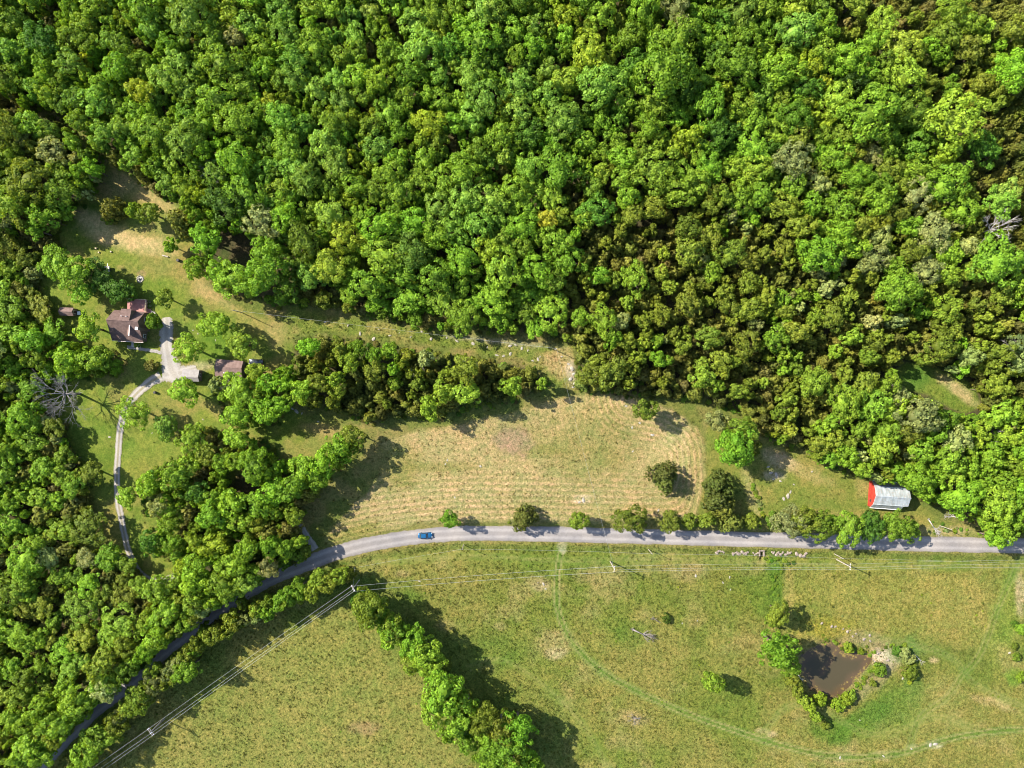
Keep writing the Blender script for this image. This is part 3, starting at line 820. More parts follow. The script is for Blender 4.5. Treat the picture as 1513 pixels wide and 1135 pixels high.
def cedar_crown(R, H, lobe, leaf, seed, per=26, point=0.8):
    """A cedar: many small upright sprays on a narrow cone that is full near the ground."""
    r = np.random.default_rng(seed)
    n = int(2.5 * (R / lobe) ** 2 * H / R * 0.62)
    t = 1 - np.sqrt((np.arange(n) + 0.5) / n)                     # height share; more low down
    t = 0.07 + 0.93 * t
    prof = (1 - t) ** point * (1 - np.exp(-t * 12)) * 1.12
    ph = np.arange(n) * 2.39996 + r.uniform(0, 6.28)
    p3 = r.uniform(0, 6.28, 3)
    un = 1 + 0.18 * np.sin(2 * ph + p3[0]) + 0.16 * np.sin(3 * ph + p3[1])
    rr = np.clip(R * prof * un - lobe * 0.4, 0, None) * r.uniform(0.6, 1.22, n)
    C = np.stack([rr * np.cos(ph), rr * np.sin(ph), t * (H - lobe)], 1)
    lr = lobe * r.uniform(0.5, 1.25, n)
    ci = np.repeat(np.arange(n), per)
    d = r.normal(size=(len(ci), 3)); d /= np.linalg.norm(d, axis=1, keepdims=True)
    o = np.stack([np.cos(ph), np.sin(ph), np.full(n, 0.7)], 1)[ci]
    fl = (d * o).sum(1) < -0.2; d[fl] *= -1
    P = C[ci] + d * (lr[ci] * r.uniform(0.4, 1.1, len(ci)))[:, None] * np.array([1, 1, 1.5])
    vs, fs = leaf_quads(P, d + o * 0.5 + r.normal(0, 0.35, d.shape), leaf, r, 0.4)
    cv, cf = ellipsoid(R * 0.45, H * 0.36, H * 0.38)
    return np.concatenate([vs, cv]), np.concatenate([fs, cf + len(vs)])


def trunk_geo(H, r0, seed, spread, low=0.3):
    r = random.Random(seed)
    mb = MB()
    top = H * 0.72
    mb.tube([(0, 0, -0.4), (0.05, 0, H * 0.2), (r.uniform(-.2, .2), r.uniform(-.2, .2), H * 0.45), (r.uniform(-.4, .4), r.uniform(-.4, .4), top)], [r0 * 1.25, r0, r0 * 0.75, r0 * 0.25], 7)
    for k in range(4):
        a = k * 1.7 + r.uniform(0, 1)
        z0 = H * r.uniform(low, 0.5)
        mb.tube([(0, 0, z0), (math.cos(a) * spread * 0.35, math.sin(a) * spread * 0.35, z0 + H * 0.1), (math.cos(a) * spread * 0.7, math.sin(a) * spread * 0.7, z0 + H * 0.22)], [r0 * 0.5, r0 * 0.33, r0 * 0.12], 5)
    return mb


PROTO = {}      # kind -> list of (R, H, crown mesh, trunk mesh)
def add_proto(kind, R, H, geo, tr):
    me = np_mesh(kind + '_crown', geo[0], geo[1], [M['leaf']])
    PROTO.setdefault(kind, []).append((R, H, me, tr.mesh(kind + '_trunk', M['bark'], True)))

for i in range(4): add_proto('small', 2.2, 6.5, broadleaf_crown(2.2, 6.5, 0.72, 0.54, 100 + i, 0.22, 34), trunk_geo(6.5, 0.13, i, 1.8))
for i in range(6): add_proto('medium', 3.6, 11.5, broadleaf_crown(3.6, 11.5, 1.05, 0.5, 200 + i, 0.34, 56), trunk_geo(11.5, 0.22, i + 9, 3))
for i in range(5): add_proto('large', 5.4, 15.0, broadleaf_crown(5.4, 15.0, 1.3, 0.52, 300 + i, 0.34, 72), trunk_geo(15, 0.32, i + 19, 4.5))
for i in range(6): add_proto('cedar_small', 1.7, 5.6, cedar_crown(1.7, 5.6, 0.5, 0.5, 400 + i, 17), trunk_geo(5.6, 0.11, i + 29, 1.0))
for i in range(5): add_proto('cedar_big', 2.9, 7.6, cedar_crown(2.9, 7.6, 0.6, 0.46, 500 + i, 20, 0.6), trunk_geo(7.6, 0.2, i + 39, 1.8))
for i in range(3): add_proto('bush', 1.6, 2.2, broadleaf_crown(1.6, 2.2, 0.5, 0.32, 600 + i, 0.05), trunk_geo(2.0, 0.06, i + 49, 1.0))

TINT = {'G': (0.155, 0.255, 0.02), 'B': (0.145, 0.258, 0.017), 'T': (0.158, 0.272, 0.032), 'D': (0.085, 0.175, 0.016), 'L': (0.174, 0.27, 0.022), 'Y': (0.205, 0.275, 0.018), 'P': (0.215, 0.25, 0.075),
        'C': (0.165, 0.175, 0.027), 'K': (0.15, 0.14, 0.034), 'O': (0.156, 0.2, 0.02), 'E': (0.108, 0.13, 0.022)}
WORDS = {'G': 'mid-green', 'B': 'vivid green', 'T': 'blue-green', 'D': 'dark green', 'L': 'lime-green', 'Y': 'yellow-green', 'P': 'pale grey-green', 'C': 'olive-brown', 'K': 'brown', 'O': 'olive-green', 'E': 'dark olive'}


def pick(kind_is_cedar, r, bush=False):
    if bush: return 'bush'
    if kind_is_cedar: return 'cedar_small' if r < 2.2 else 'cedar_big'
    return 'small' if r < 2.7 else ('medium' if r < 4.5 else 'large')


def tree_height(code, r, bush=False, flag=''):
    if bush: return r * 1.35
    if code in 'CKE': return 1.4 + 2.45 * r
    return 4.3 + 2.0 * r if flag else 6.6 + 1.5 * r


def vary(code, k=0.16):
    c = np.array(TINT[code]) * (1 + rng.normal(0, k)) * (1 + rng.normal(0, 0.04, 3))
    return [float(v) for v in np.clip(c, 0.012, 0.32)]


# crowns read off the photo: (px, py, radius px, colour code[, flags]); D just north-west of the deck has shade in its colour
HAND = '''140 16 14 L;151 127 14 L;211 138 16 Y;341 24 20 Y;349 58 12 P;196 42 8 L;127 37 14 G;132 69 15 G;108 16 12 G;61 61 22 D;66 114 13 G;21 32 20 G;254 66 14 B;212 13 20 G;280 26 26 T;227 45 15 T;164 61 14 T;106 95 16 T;264 93 16 T;246 116 20 T;280 132 18 T;233 143 14 T;328 95 22 G;322 148 22 G;360 127 18 G;352 180 22 G;381 169 15 G;370 40 16 T;391 71 14 G;278 169 14 T;227 196 22 L;256 243 15 T;143 153 18 T;116 148 14 T;90 156 12 T;122 180 14 G;159 196 16 T;185 190 14 T;148 211 12 L;90 122 12 G;190 132 9 T;169 159 16 G;42 74 16 G;34 122 12 G;71 140 12 L;45 185 18 G;74 193 12 T;16 230 18 L;87 249 14 L;119 254 14 L;130 230 12 L;10 267 16 G
79 37 16 K;74 13 12 K;40 40 14 K;209 69 14 K;288 66 12 K;172 230 14 C;206 254 12 C;230 278 10 K;354 79 14 K;381 122 14 K;243 182 10 K;172 16 9 K;159 87 10 K
426 53 18 T;437 90 18 T;416 26 16 T;463 16 14 L;490 11 14 G;548 16 14 T;506 87 12 L;527 79 14 L;548 74 14 K;492 34 14 K;582 29 14 K;590 53 9 K;611 34 16 T;643 24 18 G;675 16 14 G;707 21 16 T;730 11 18 T;762 48 14 G;791 42 14 T;709 63 22 B;622 74 24 T;664 74 18 D;574 79 14 G;561 119 18 Y;606 111 18 G;434 116 18 T;416 122 14 G;471 137 16 T;498 122 14 T;537 143 14 G;506 156 16 T;574 169 18 G;635 185 18 Y;656 151 14 G;619 161 10 K;670 185 14 B;593 196 14 B;559 219 18 T;548 190 14 G;416 177 18 T;426 217 20 L;495 185 18 G;485 211 22 T;498 246 18 T;434 249 18 T;453 267 18 T;527 275 16 L;574 259 18 L;590 285 20 L;418 285 16 L;627 238 14 G;672 217 14 K;685 254 22 B;654 270 18 G;709 225 16 G;696 114 18 T;717 148 22 T;767 127 20 T;767 167 16 T;754 106 14 K;741 204 18 G;781 198 18 D;744 254 14 C;781 251 18 T;757 283 18 G
890 26 18 G;951 19 20 B;996 16 18 P;1030 26 14 G;1091 19 20 T;1173 13 16 L;1175 48 22 T;1101 58 18 G;1006 53 22 G;930 58 16 L;869 79 22 Y;982 103 34 B;887 127 26 T;1086 98 26 B;1149 108 24 B;1035 122 16 G;922 151 14 L;1046 159 22 B;964 159 16 L;932 193 14 K;887 182 14 B;1022 204 14 Y;959 190 18 B;863 211 14 L;895 227 14 L;948 227 16 G;967 254 26 L;824 249 26 B;874 278 14 G;1046 246 18 B;1125 143 16 T;1115 180 16 G;1173 175 20 B;1109 219 20 B;1170 238 22 P;1117 251 18 L;1025 272 16 L;1170 275 16 G;811 143 16 T;811 106 14 T;829 100 12 K;850 148 12 K
1330 71 22 L;1303 37 18 L;1404 16 18 L;1256 90 22 B;1277 106 16 B;1192 132 18 D;1235 148 20 L;1282 169 30 B;1314 204 16 B;1409 180 32 L;1335 114 22 L;1499 106 26 B;1317 156 14 K;1451 222 18 D;1232 233 20 B;1396 272 26 B;1264 262 18 B;1298 280 18 B;1483 285 16 T;1287 233 12 P
927 291 14 B;1093 296 18 B;1070 290 14 G;879 312 20 D;816 296 16 G;863 325 12 L;837 386 20 B;1189 372 14 B;885 407 12 B;937 412 18 L;1144 502 20 B;974 531 14 B;906 502 14 B;858 470 16 L;1038 558 18 L;1211 378 22 B;1242 309 20 B;1295 296 22 B;1213 338 12 B;1293 328 16 Y;1420 314 18 B;1478 301 18 T;1470 386 30 B;1398 375 18 B;1325 428 24 L;1261 367 16 L;1340 335 16 B;1298 351 14 P;1155 441 14 L;1258 499 14 L;1282 528 14 L;1203 470 14 L;1287 476 12 P;1504 513 16 P
1357 666 18 L;1412 651 22 P;1392 618 18 B;1320 605 16 L;1229 623 14 L;1302 666 22 L;1272 635 16 L;1247 672 18 B;1223 678 14 B;1272 693 14 L;1351 708 26 B;1327 700 18 B;1378 708 16 B;1418 736 30 B;1472 745 28 L;1433 690 18 B;1478 714 18 L;1463 672 18 B;1494 690 16 L;1491 642 18 L;1448 635 14 L;1470 794 17 B;1457 772 14 B
18 235 20 L;64 320 20 B;55 341 14 G;88 253 14 L;85 390 26 G;112 402 26 B;122 433 16 B;146 410 26 D;170 429 20 D;191 431 12 D;46 402 15 P c;18 457 22 B;131 485 20 B;18 494 20 G;49 503 20 B;79 494 20 B;100 533 20 B;140 530 20 L;152 524 14 L;70 545 14 B;15 408 9 L
164 308 17 C;161 324 9 L b;198 311 12 L;222 314 17 O;264 328 19 C;252 363 11 G;304 354 18 B;289 399 16 L;322 402 14 B;350 414 24 B;392 402 25 B;395 372 18 B;386 326 22 P;334 302 24 D;365 290 24 B;292 320 11 B;422 320 18 B;425 287 18 B;425 427 16 B;273 278 16 L;292 290 14 Y;289 265 14 G
243 441 14 O;319 478 22 L;356 509 22 L;278 516 23 L;226 475 13 B;203 507 7 L b;222 541 9 K b
273 579 21 B;198 610 24 L;246 631 18 T;286 651 24 L;319 567 12 P;350 572 22 L;365 584 20 G;350 614 22 B;395 614 16 B;380 550 16 L;447 581 16 B;350 648 18 L;377 687 24 B;416 690 12 B;222 715 18 B;261 705 22 L;304 696 14 K;328 684 16 B;188 734 17 L;237 745 16 P;252 754 14 G;283 760 14 K;316 760 22 B;292 727 18 D;225 800 17 D;255 800 16 B;274 787 12 K;319 803 22 Y;343 836 22 L;292 842 24 L;380 745 20 B;404 727 22 B;432 720 22 B;450 690 20 L;401 787 20 C;401 806 18 B;365 812 20 B;359 772 18 L;426 781 14 K;500 660 20 B;478 683 20 B;520 643 16 O
30 614 22 B;52 626 14 L;30 638 14 B;18 572 12 P;73 663 18 C;40 699 18 C;137 699 17 O;109 718 18 B;81 721 15 K;106 754 20 C;97 812 18 C;61 763 20 C;18 742 16 B;18 775 18 G;161 824 20 B
170 823 14 B;131 863 18 B;112 851 14 G;73 869 18 C;182 921 30 L;164 942 22 G;231 936 20 B;249 902 22 L;234 872 22 L;274 836 14 Y;292 860 22 Y;331 863 24 L;292 887 18 L;58 942 16 B;79 985 10 L;103 991 18 T;122 978 14 T;18 985 18 B;36 1027 18 L;67 1021 16 L;119 1033 22 L;85 1070 22 L;18 1064 22 L;43 1103 22 L;152 1009 14 T;179 985 9 P
690 580 20 L;655 580 18 L;634 604 16 L;449 577 18 B;458 513 16 B;528 516 14 B;576 519 14 B;582 546 12 B;628 531 12 P;756 571 16 L
500 846 14 L h;468 849 14 L h;440 864 14 G h;418 879 17 B h;425 873 14 L h;377 896 12 O h;340 908 13 O h;310 933 12 O h;300 925 9 L h;289 945 10 P h;275 985 18 L h;225 987 15 L h;243 1003 12 O h;200 1027 22 L h;172 1063 17 O h;146 1082 21 L h;128 1106 20 L h;112 1128 14 B h;258 966 9 O h;355 885 9 O h;395 884 11 L h
545 898 28 L d;585 930 20 B d;612 950 24 B d;575 948 12 L d;630 965 26 L d;608 980 16 L d;655 985 14 O d;655 1020 30 B d;640 1045 22 L d;690 1045 20 G d;675 1070 20 L d;715 1060 24 O d;740 1075 24 O d;765 1075 26 B d;750 1105 30 B d;690 1095 16 G d;720 1115 22 B d;775 1120 22 B d;730 1135 16 L d;660 1085 12 L d
665 767 15 B r;776 766 18 E r;855 769 15 L r;932 767 24 O r;990 770 17 O r;1018 770 11 O r;1043 769 12 O r;1082 772 17 C r;1060 740 20 E r;1070 752 18 C r;1058 716 16 E r;1074 725 16 E r;1110 770 12 O r;1145 768 15 L r;1165 770 25 P r;1190 768 22 O r;1213 777 24 G r;1252 780 24 G r;1285 776 22 D r;1322 778 24 G r;1345 785 16 L r;1232 772 14 B r
953 605 18 O f;982 700 18 E f;985 713 16 E f;1060 622 18 P f;1088 660 30 B f;1098 635 22 G f;1078 655 20 B f;1110 662 14 O f
1150 905 18 O p;1140 915 10 L p;1148 957 28 B p;1160 975 18 B p;1165 990 10 L p;1170 1005 10 O p;1178 1020 10 O p;1186 1033 10 L p;1195 1042 10 Y p;1205 1058 9 L p;1220 1072 7 O b;1212 1034 11 Y b;1240 1042 10 Y b;1250 1034 11 Y b;1258 1028 9 L b;1254 957 9 Y b;1273 964 5 Y b;1300 990 10 L b;1345 994 12 O b;1335 965 10 P b;1325 962 8 D b;1345 975 8 P b;1290 1010 6 O b;1052 1006 16 L p;985 914 7 L b;1500 955 5 O b;1502 971 6 G b;1508 930 9 L b;1500 922 5 D b;1510 1000 9 L b'''
trees = []      # dicts: px, py, r (m), code, flag
for tok in HAND.replace('\n', ';').split(';'):
    t = tok.split()
    kr = 1.28 if float(t[1]) < 440 and float(t[0]) > 300 and t[3] not in 'CKE' and len(t) < 5 else (1.2 if float(t[1]) < 230 and t[3] not in 'CKE' else 1.0)
    trees.append(dict(px=float(t[0]), py=float(t[1]), r=float(t[2]) * MPP * kr, code=t[3], flag=t[4] if len(t) > 4 else '', hand=True))

hedge = [tuple(p) for p in smooth_line([(512, 842), (470, 852), (425, 878), (377, 898), (330, 920), (292, 945), (262, 972), (225, 1003), (196, 1032), (160, 1072), (128, 1108), (100, 1142)], 5)]
hr = random.Random(9)
for k, (hx, hy) in enumerate(hedge):
    trees.append(dict(px=hx + hr.uniform(-6, 8), py=hy + hr.uniform(-2, 10), r=hr.uniform(1.9, 2.9), code=hr.choice('O O L L P C O B'.split()), flag='h', hand=True))

for k, (hx, hy) in enumerate(smooth_line([(530, 888), (556, 908), (590, 938), (628, 972), (662, 1018), (690, 1060), (735, 1100), (790, 1140)], 7)):
    trees.append(dict(px=hx + hr.uniform(-9, 9), py=hy + hr.uniform(-7, 7), r=hr.uniform(2.4, 3.9), code=hr.choice('O L G B G D G'.split()), flag='d', hand=True))

for k, (hx, hy) in enumerate(smooth_line([(400, 838), (334, 876), (274, 918), (228, 955), (182, 998), (137, 1033), (91, 1077), (50, 1122)], 4)):
    trees.append(dict(px=hx + hr.uniform(-4, 3), py=hy + hr.uniform(-4, 3), r=hr.uniform(2.4, 3.6), code=hr.choice('O L L B G P T L'.split()), flag='', hand=True))  # extra row of trees, added so their shade closes over the road

for k, (hx, hy) in enumerate(smooth_line([(452, 818), (400, 841), (334, 880), (274, 922), (228, 959), (182, 1002), (137, 1037), (91, 1082), (50, 1126)], 7)):
    trees.append(dict(px=hx + hr.uniform(-4, 2), py=hy + hr.uniform(-4, 2), r=hr.uniform(1.6, 2.3), code=hr.choice('O E L G D P'.split()), flag='u', hand=True))  # low shrubs added to block low sun from the road

# ---- the rest of the woods: trees fill what the photo shows as closed canopy
ZMIX = [([(845, 510), (815, 430), (860, 330), (940, 280), (1040, 300), (1150, 290), (1220, 330), (1300, 400), (1400, 410), (1640, 400), (1640, 590), (1440, 605), (1320, 540), (1240, 590), (1190, 660), (1100, 620), (850, 590)],
         'B L B P O O O C E C C E C C C O K C E L', 0.0), 
        ([(1215, -130), (1640, -130), (1640, 410), (1480, 400), (1430, 270), (1370, 150), (1290, 110), (1225, 50)], 'B L O C C E C C K E C O', 0.3),
        ([(840, 230), (1640, 230), (1640, 440), (1300, 430), (1200, 350), (840, 330)], 'D G B B L L L P O O C C K', 0.6),
        ([(840, -130), (1300, -130), (1300, 260), (840, 260)], 'T G G D B B B L L Y O C K', 0.8),
        ([(1180, 560), (1640, 580), (1640, 830), (1180, 830)], 'G B B L L L P O O C', 0.7),
        ([(-130, 120), (95, 172), (150, 240), (140, 300), (60, 380), (75, 560), (140, 700), (140, 840), (-130, 900)], 'D G B B L L P O E C E K', 0.5),
        ([(-130, 840), (420, 760), (420, 900), (-130, 1240)], 'T G B L L L O E C E K', 0.5),
        (WOODS['block'], 'B B L O O C E C E C E K', 0.3), (WOODS['middle'], 'D G B B L L O C K', 0.6), (WOODS['garage'], 'L L B G C', 0.6),
        ([(430, 430), (850, 430), (850, 520), (430, 500)], 'C C O K B B L G', 0.4),
        ([(-400, -400), (2000, -400), (2000, 2000), (-400, 2000)], 'D T T T G G B B L Y C K', 0.85)]


def inside(poly, x, y):
    c = False
    j = len(poly) - 1
    for i in range(len(poly)):
        xi, yi = poly[i]; xj, yj = poly[j]
        if (yi > y) != (yj > y) and x < (xj - xi) * (y - yi) / (yj - yi) + xi: c = not c
        j = i
    return c


SG = 4
sgx, sgy = np.meshgrid(np.arange(-140, 1660, SG), np.arange(-140, 1260, SG))
WS = {k: sdf(p, sgx, sgy) for k, p in WOODS.items()}
GS = np.maximum.reduce([sdf(p, sgx, sgy) for p in GLADES])
PATCH = vnoise(sgx, sgy, 75, 88, 2); PATCH = np.clip((PATCH - PATCH.min()) / (PATCH.max() - PATCH.min()), 0, 1)
PATCH = np.argsort(np.argsort(PATCH.ravel())).reshape(PATCH.shape) / PATCH.size
def sample(a, x, y): return a[int((y + 140) / SG), int((x + 140) / SG)]
GRID = {}
def cell(x, y): return int(x // 40), int(y // 40)
def put(t): GRID.setdefault(cell(t['px'], t['py']), []).append(t)
def clear(x, y, r, k):
    cx_, cy_ = cell(x, y)
    for i in (-1, 0, 1):
        for j in (-1, 0, 1):
            for t in GRID.get((cx_ + i, cy_ + j), ()):
                if (t['px'] - x) ** 2 + (t['py'] - y) ** 2 < (k * (t['r'] / MPP + r)) ** 2: return False
    return True
for t in trees: put(t)
edge_arrays = {k: p for k, p in WOODS.items()}
fill_r = random.Random(77)
def try_fill(n, rlo, rhi, k, broad_only=False, cedar_only=False):
    for _ in range(n):
        x = fill_r.uniform(-115, 1628); y = fill_r.uniform(-105, 1225)
        wood = next((w for w, p in edge_arrays.items() if inside(p, x, y)), None)
        if not wood: continue
        if any((x - a) ** 2 + (y - b) ** 2 < c * c for a, b, c in GAPS): continue
        mix, big = next((m_, b_) for p, m_, b_ in ZMIX if inside(p, x, y))
        ms = mix.split()
        code = ms[min(int((sample(PATCH, x, y) * 0.55 + fill_r.random() * 0.45) * len(ms)), len(ms) - 1)]
        ced = code in 'CKE'
        if (broad_only and ced) or (cedar_only and not ced): continue
        r = fill_r.uniform(rlo, rhi)
        if not ced and rhi > 3 and big < 0.4: r *= 0.75
        rp = r / MPP
        if not (wood == 'west' and y > 760) and sample(WS[wood], x, y) < rp * 0.7: continue
        if sample(GS, x, y) > -rp * 0.8: continue
        if not clear(x, y, rp, k): continue
        t = dict(px=x, py=y, r=r, code=code, flag='', hand=False)
        trees.append(t); put(t)
try_fill(2500, 4.8, 6.2, 0.7, broad_only=True)
try_fill(9000, 3.0, 4.6, 0.66, broad_only=True)
try_fill(12000, 2.2, 3.2, 0.64, broad_only=True)
try_fill(16000, 1.9, 2.7, 0.6, cedar_only=True)
try_fill(26000, 1.2, 2.0, 0.6)
try_fill(16000, 1.0, 1.5, 0.58)

# which of them stand as single objects
def in_view(t): return -8 < t['px'] < 1521 and -8 < t['py'] < 1143
def bushy(t): return t['flag'] == 'b'
hedgy = [t for t in trees if t['flag'] in tuple('hdur') and t['code'] not in 'CKE']
broad = [t for t in trees if not bushy(t) and t['code'] not in 'CKE' and t['flag'] not in tuple('hdur')]
cedar = [t for t in trees if not bushy(t) and t['code'] in 'CKE']
for pool in (broad, cedar):
    pool.sort(key=lambda t: (not (in_view(t) and t['flag'] != ''), not in_view(t), -t['r']))
hedgy.sort(key=lambda t: (not in_view(t), -t['r']))
single = set(id(t) for t in hedgy[:300]) | set(id(t) for t in broad[:300]) | set(id(t) for t in cedar[:300]) | set(id(t) for t in trees if bushy(t))
seen_n = {}
stuff_pts = {'broad': [], 'cedar': []}
SPOT = {'u': ' added to shade the road', 'h': ' in the roadside hedge', 'd': ' in the diagonal hedge', 'r': ' beside the road', 'f': ' by the hayfield', 'p': ' in the pasture', '': '', 'b': '', 'c': ''}
for t in trees:
    ced = t['code'] in 'CKE'
    b = bushy(t)
    kind = pick(ced or t['flag'] == 'c', t['r'], b)
    H = tree_height(t['code'], t['r'], b, t['flag']) * (1.35 if t['flag'] == 'c' else 1) * random.uniform(0.9, 1.12)
    if t['flag'] == 'h': H *= 1.0; t['px'] += 3; t['py'] += 4
    if 350 < t['px'] < 560 and 615 < t['py'] < 815 and not t['flag']: H = (4.6 + 2.1 * t['r']) * random.uniform(.95, 1.1)
    rd = float(pdist(road_line, np.array([t['px']]), np.array([t['py']]))[0]) if t['py'] > 780 and t['px'] < 480 else 999
    if rd < 60 and t['flag'] == '' and not b: H *= 1.1
    elif t['px'] < 215 and t['py'] > 540 and t['flag'] != 'h' and not b: H *= 0.6 if t['px'] > 60 else 0.75
    if 170 < t['px'] < 375 and 440 < t['py'] < 660 or 215 < t['px'] < 258 and 340 < t['py'] < 450: H = (3.2 + 1.75 * t['r']) if not b else H
    if t['flag'] == 'u': H = random.uniform(4.6, 6.2)
    if 40 < t['px'] < 215 and 370 < t['py'] < 475: H *= 0.75 if t['px'] < 130 else 0.5
    if 430 < t['px'] < 855 and 425 < t['py'] < 512: H *= 0.62
    if t['px'] < 80 and 360 < t['py'] < 500: H *= 0.62
    if t['flag'] == 'r' and not ced: H *= 0.72
    if t['flag'] == 'p' and t['r'] < 3: H *= 0.6
    protos = PROTO[kind]
    v = random.randrange(len(protos))
    R0, H0, crown, trunk = protos[v]
    zc = H * (0.62 if not ced else 0.5) if not b else H * 0.5
    x, y = W(t['px'], t['py'], zc)
    z = ground_z(x, y)
    s, sz, rot = t['r'] / R0 * 1.04, H / H0, random.uniform(0, 6.28)
    tintc = vary(t['code'])
    if t['flag'] in tuple('dhrpfb'): tintc = [v_ * (0.92 if t['flag'] in 'dh' else 0.8) for v_ in tintc]
    ax_ = random.uniform(0.87, 1.15)
    if id(t) in single:
        name = 'bush' if b else ('cedar_tree' if ced else ('conifer_tree' if t['flag'] == 'c' else 'broadleaf_tree'))
        if name == 'broadleaf_tree' and t['flag'] in tuple('hdur'): name = 'hedge_tree'
        size = 'small' if t['r'] < 2.4 else ('mid-sized' if t['r'] < 3.9 else 'large')
        noun = {'bush': 'rounded bush', 'cedar_tree': 'cedar', 'conifer_tree': 'spruce-like conifer', 'broadleaf_tree': 'broadleaf tree', 'hedge_tree': 'tree'}[name]
        o = empty(name, (x, y, z), rot, (s * ax_, s / ax_, sz))
        tag(o, where(f'{size} {WORDS[t["code"]]} {noun}{SPOT[t["flag"]]}', t['px'], t['py']), 'bush' if b else ('hedge tree' if name == 'hedge_tree' else 'tree'),
            {'bush': 'bushes', 'cedar_tree': 'cedars in the woods and hedges', 'conifer_tree': None, 'broadleaf_tree': 'broadleaf trees in the woods and on the lawn', 'hedge_tree': 'trees in the hedges and along the road'}[name])
        c = link('crown', crown, o); c['tint'] = tintc
        link('trunk', trunk, o)
    else:
        stuff_pts['cedar' if ced else 'broad'].append((x, y, z, s * ax_, s / ax_, sz, rot, kind, v, tintc))
print('trees', len(trees), 'broad', len(broad), 'cedar', len(cedar), 'inview broad', sum(map(in_view, broad)), 'cedar', sum(map(in_view, cedar)))


def scatter(name, pts, meshes_of, label, cat):
    """Many alike plants that no one could count, as one object: points that carry a plant mesh each.
    pts: (x, y, z, sx, sy, sz, rot, mesh index, tint)"""
    coll = bpy.data.collections.new(name + '_kinds')
    for i, me in enumerate(meshes_of):
        o = bpy.data.objects.new(f'{name}_kind_{i:03d}', me)
        coll.objects.link(o)
    me = bpy.data.meshes.new(name)
    n = len(pts)
    me.vertices.add(n)
    me.vertices.foreach_set('co', np.array([p[:3] for p in pts], np.float32).ravel())
    a = me.attributes.new('size', 'FLOAT_VECTOR', 'POINT'); a.data.foreach_set('vector', np.array([p[3:6] for p in pts], np.float32).ravel())
    a = me.attributes.new('turn', 'FLOAT_VECTOR', 'POINT'); a.data.foreach_set('vector', np.array([(0, 0, p[6]) for p in pts], np.float32).ravel())
    a = me.attributes.new('which', 'INT', 'POINT'); a.data.foreach_set('value', np.array([p[7] for p in pts], np.int32))
    a = me.attributes.new('tint', 'FLOAT_COLOR', 'POINT'); a.data.foreach_set('color', np.array([(*p[8], 1) for p in pts], np.float32).ravel())
    me.update()
    ob = link(name, me)
    ng = bpy.data.node_groups.new(name + '_scatter', 'GeometryNodeTree')
    ng.interface.new_socket('Geometry', in_out='INPUT', socket_type='NodeSocketGeometry')
    ng.interface.new_socket('Geometry', in_out='OUTPUT', socket_type='NodeSocketGeometry')
    N, L = ng.nodes, ng.links
    gi, go = N.new('NodeGroupInput'), N.new('NodeGroupOutput')
    ci = N.new('GeometryNodeCollectionInfo'); ci.inputs[0].default_value = coll
    ci.inputs['Separate Children'].default_value = True; ci.inputs['Reset Children'].default_value = True
    ip = N.new('GeometryNodeInstanceOnPoints'); ip.inputs['Pick Instance'].default_value = True
    def attr(nm, typ):
        a_ = N.new('GeometryNodeInputNamedAttribute'); a_.data_type = typ; a_.inputs['Name'].default_value = nm
        return next(s_ for s_ in a_.outputs if s_.enabled and s_.name == 'Attribute')
    er = N.new('FunctionNodeEulerToRotation')
    L.new(attr('turn', 'FLOAT_VECTOR'), er.inputs[0])
    L.new(gi.outputs[0], ip.inputs['Points']); L.new(ci.outputs[0], ip.inputs['Instance'])
    L.new(attr('which', 'INT'), ip.inputs['Instance Index'])
    L.new(er.outputs[0], ip.inputs['Rotation'])
    L.new(attr('size', 'FLOAT_VECTOR'), ip.inputs['Scale'])
    L.new(ip.outputs[0], go.inputs[0])
    md = ob.modifiers.new('scatter', 'NODES'); md.node_group = ng
    return tag(ob, label, cat, None, 'stuff')


def joined(crown, trunk):
    """crown and trunk as one mesh, for the uncounted woodland"""
    me = bpy.data.meshes.new(crown.name + '_whole')
    def arr(m):
        v = np.empty(len(m.vertices) * 3, np.float32); m.vertices.foreach_get('co', v)
        return v.reshape(-1, 3), [tuple(p.vertices) for p in m.polygons]
    v1, f1 = arr(crown); v2, f2 = arr(trunk)
    me.from_pydata(np.concatenate([v1, v2]).tolist(), [], f1 + [tuple(i + len(v1) for i in f) for f in f2])
    me.materials.append(M['leaf']); me.materials.append(M['bark'])
    me.polygons.foreach_set('material_index', [0] * len(f1) + [1] * len(f2))
    me.update()
    return me


INDEX, WHOLE = {}, []
for kind in ('small', 'medium', 'large', 'cedar_small', 'cedar_big'):
    for v, (R0, H0, c, tr) in enumerate(PROTO[kind]):
        INDEX[kind, v] = len(WHOLE); WHOLE.append(joined(c, tr))
for key, name, label in (('broad', 'broadleaf_woodland', 'closed canopy of smaller broadleaf trees covering the forest'), ('cedar', 'cedar_thicket', 'dense thicket of small olive-brown cedars filling the forest')):
    scatter(name, [(*p[:7], INDEX[p[7], p[8]], p[9]) for p in stuff_pts[key]], WHOLE, label, 'woodland')

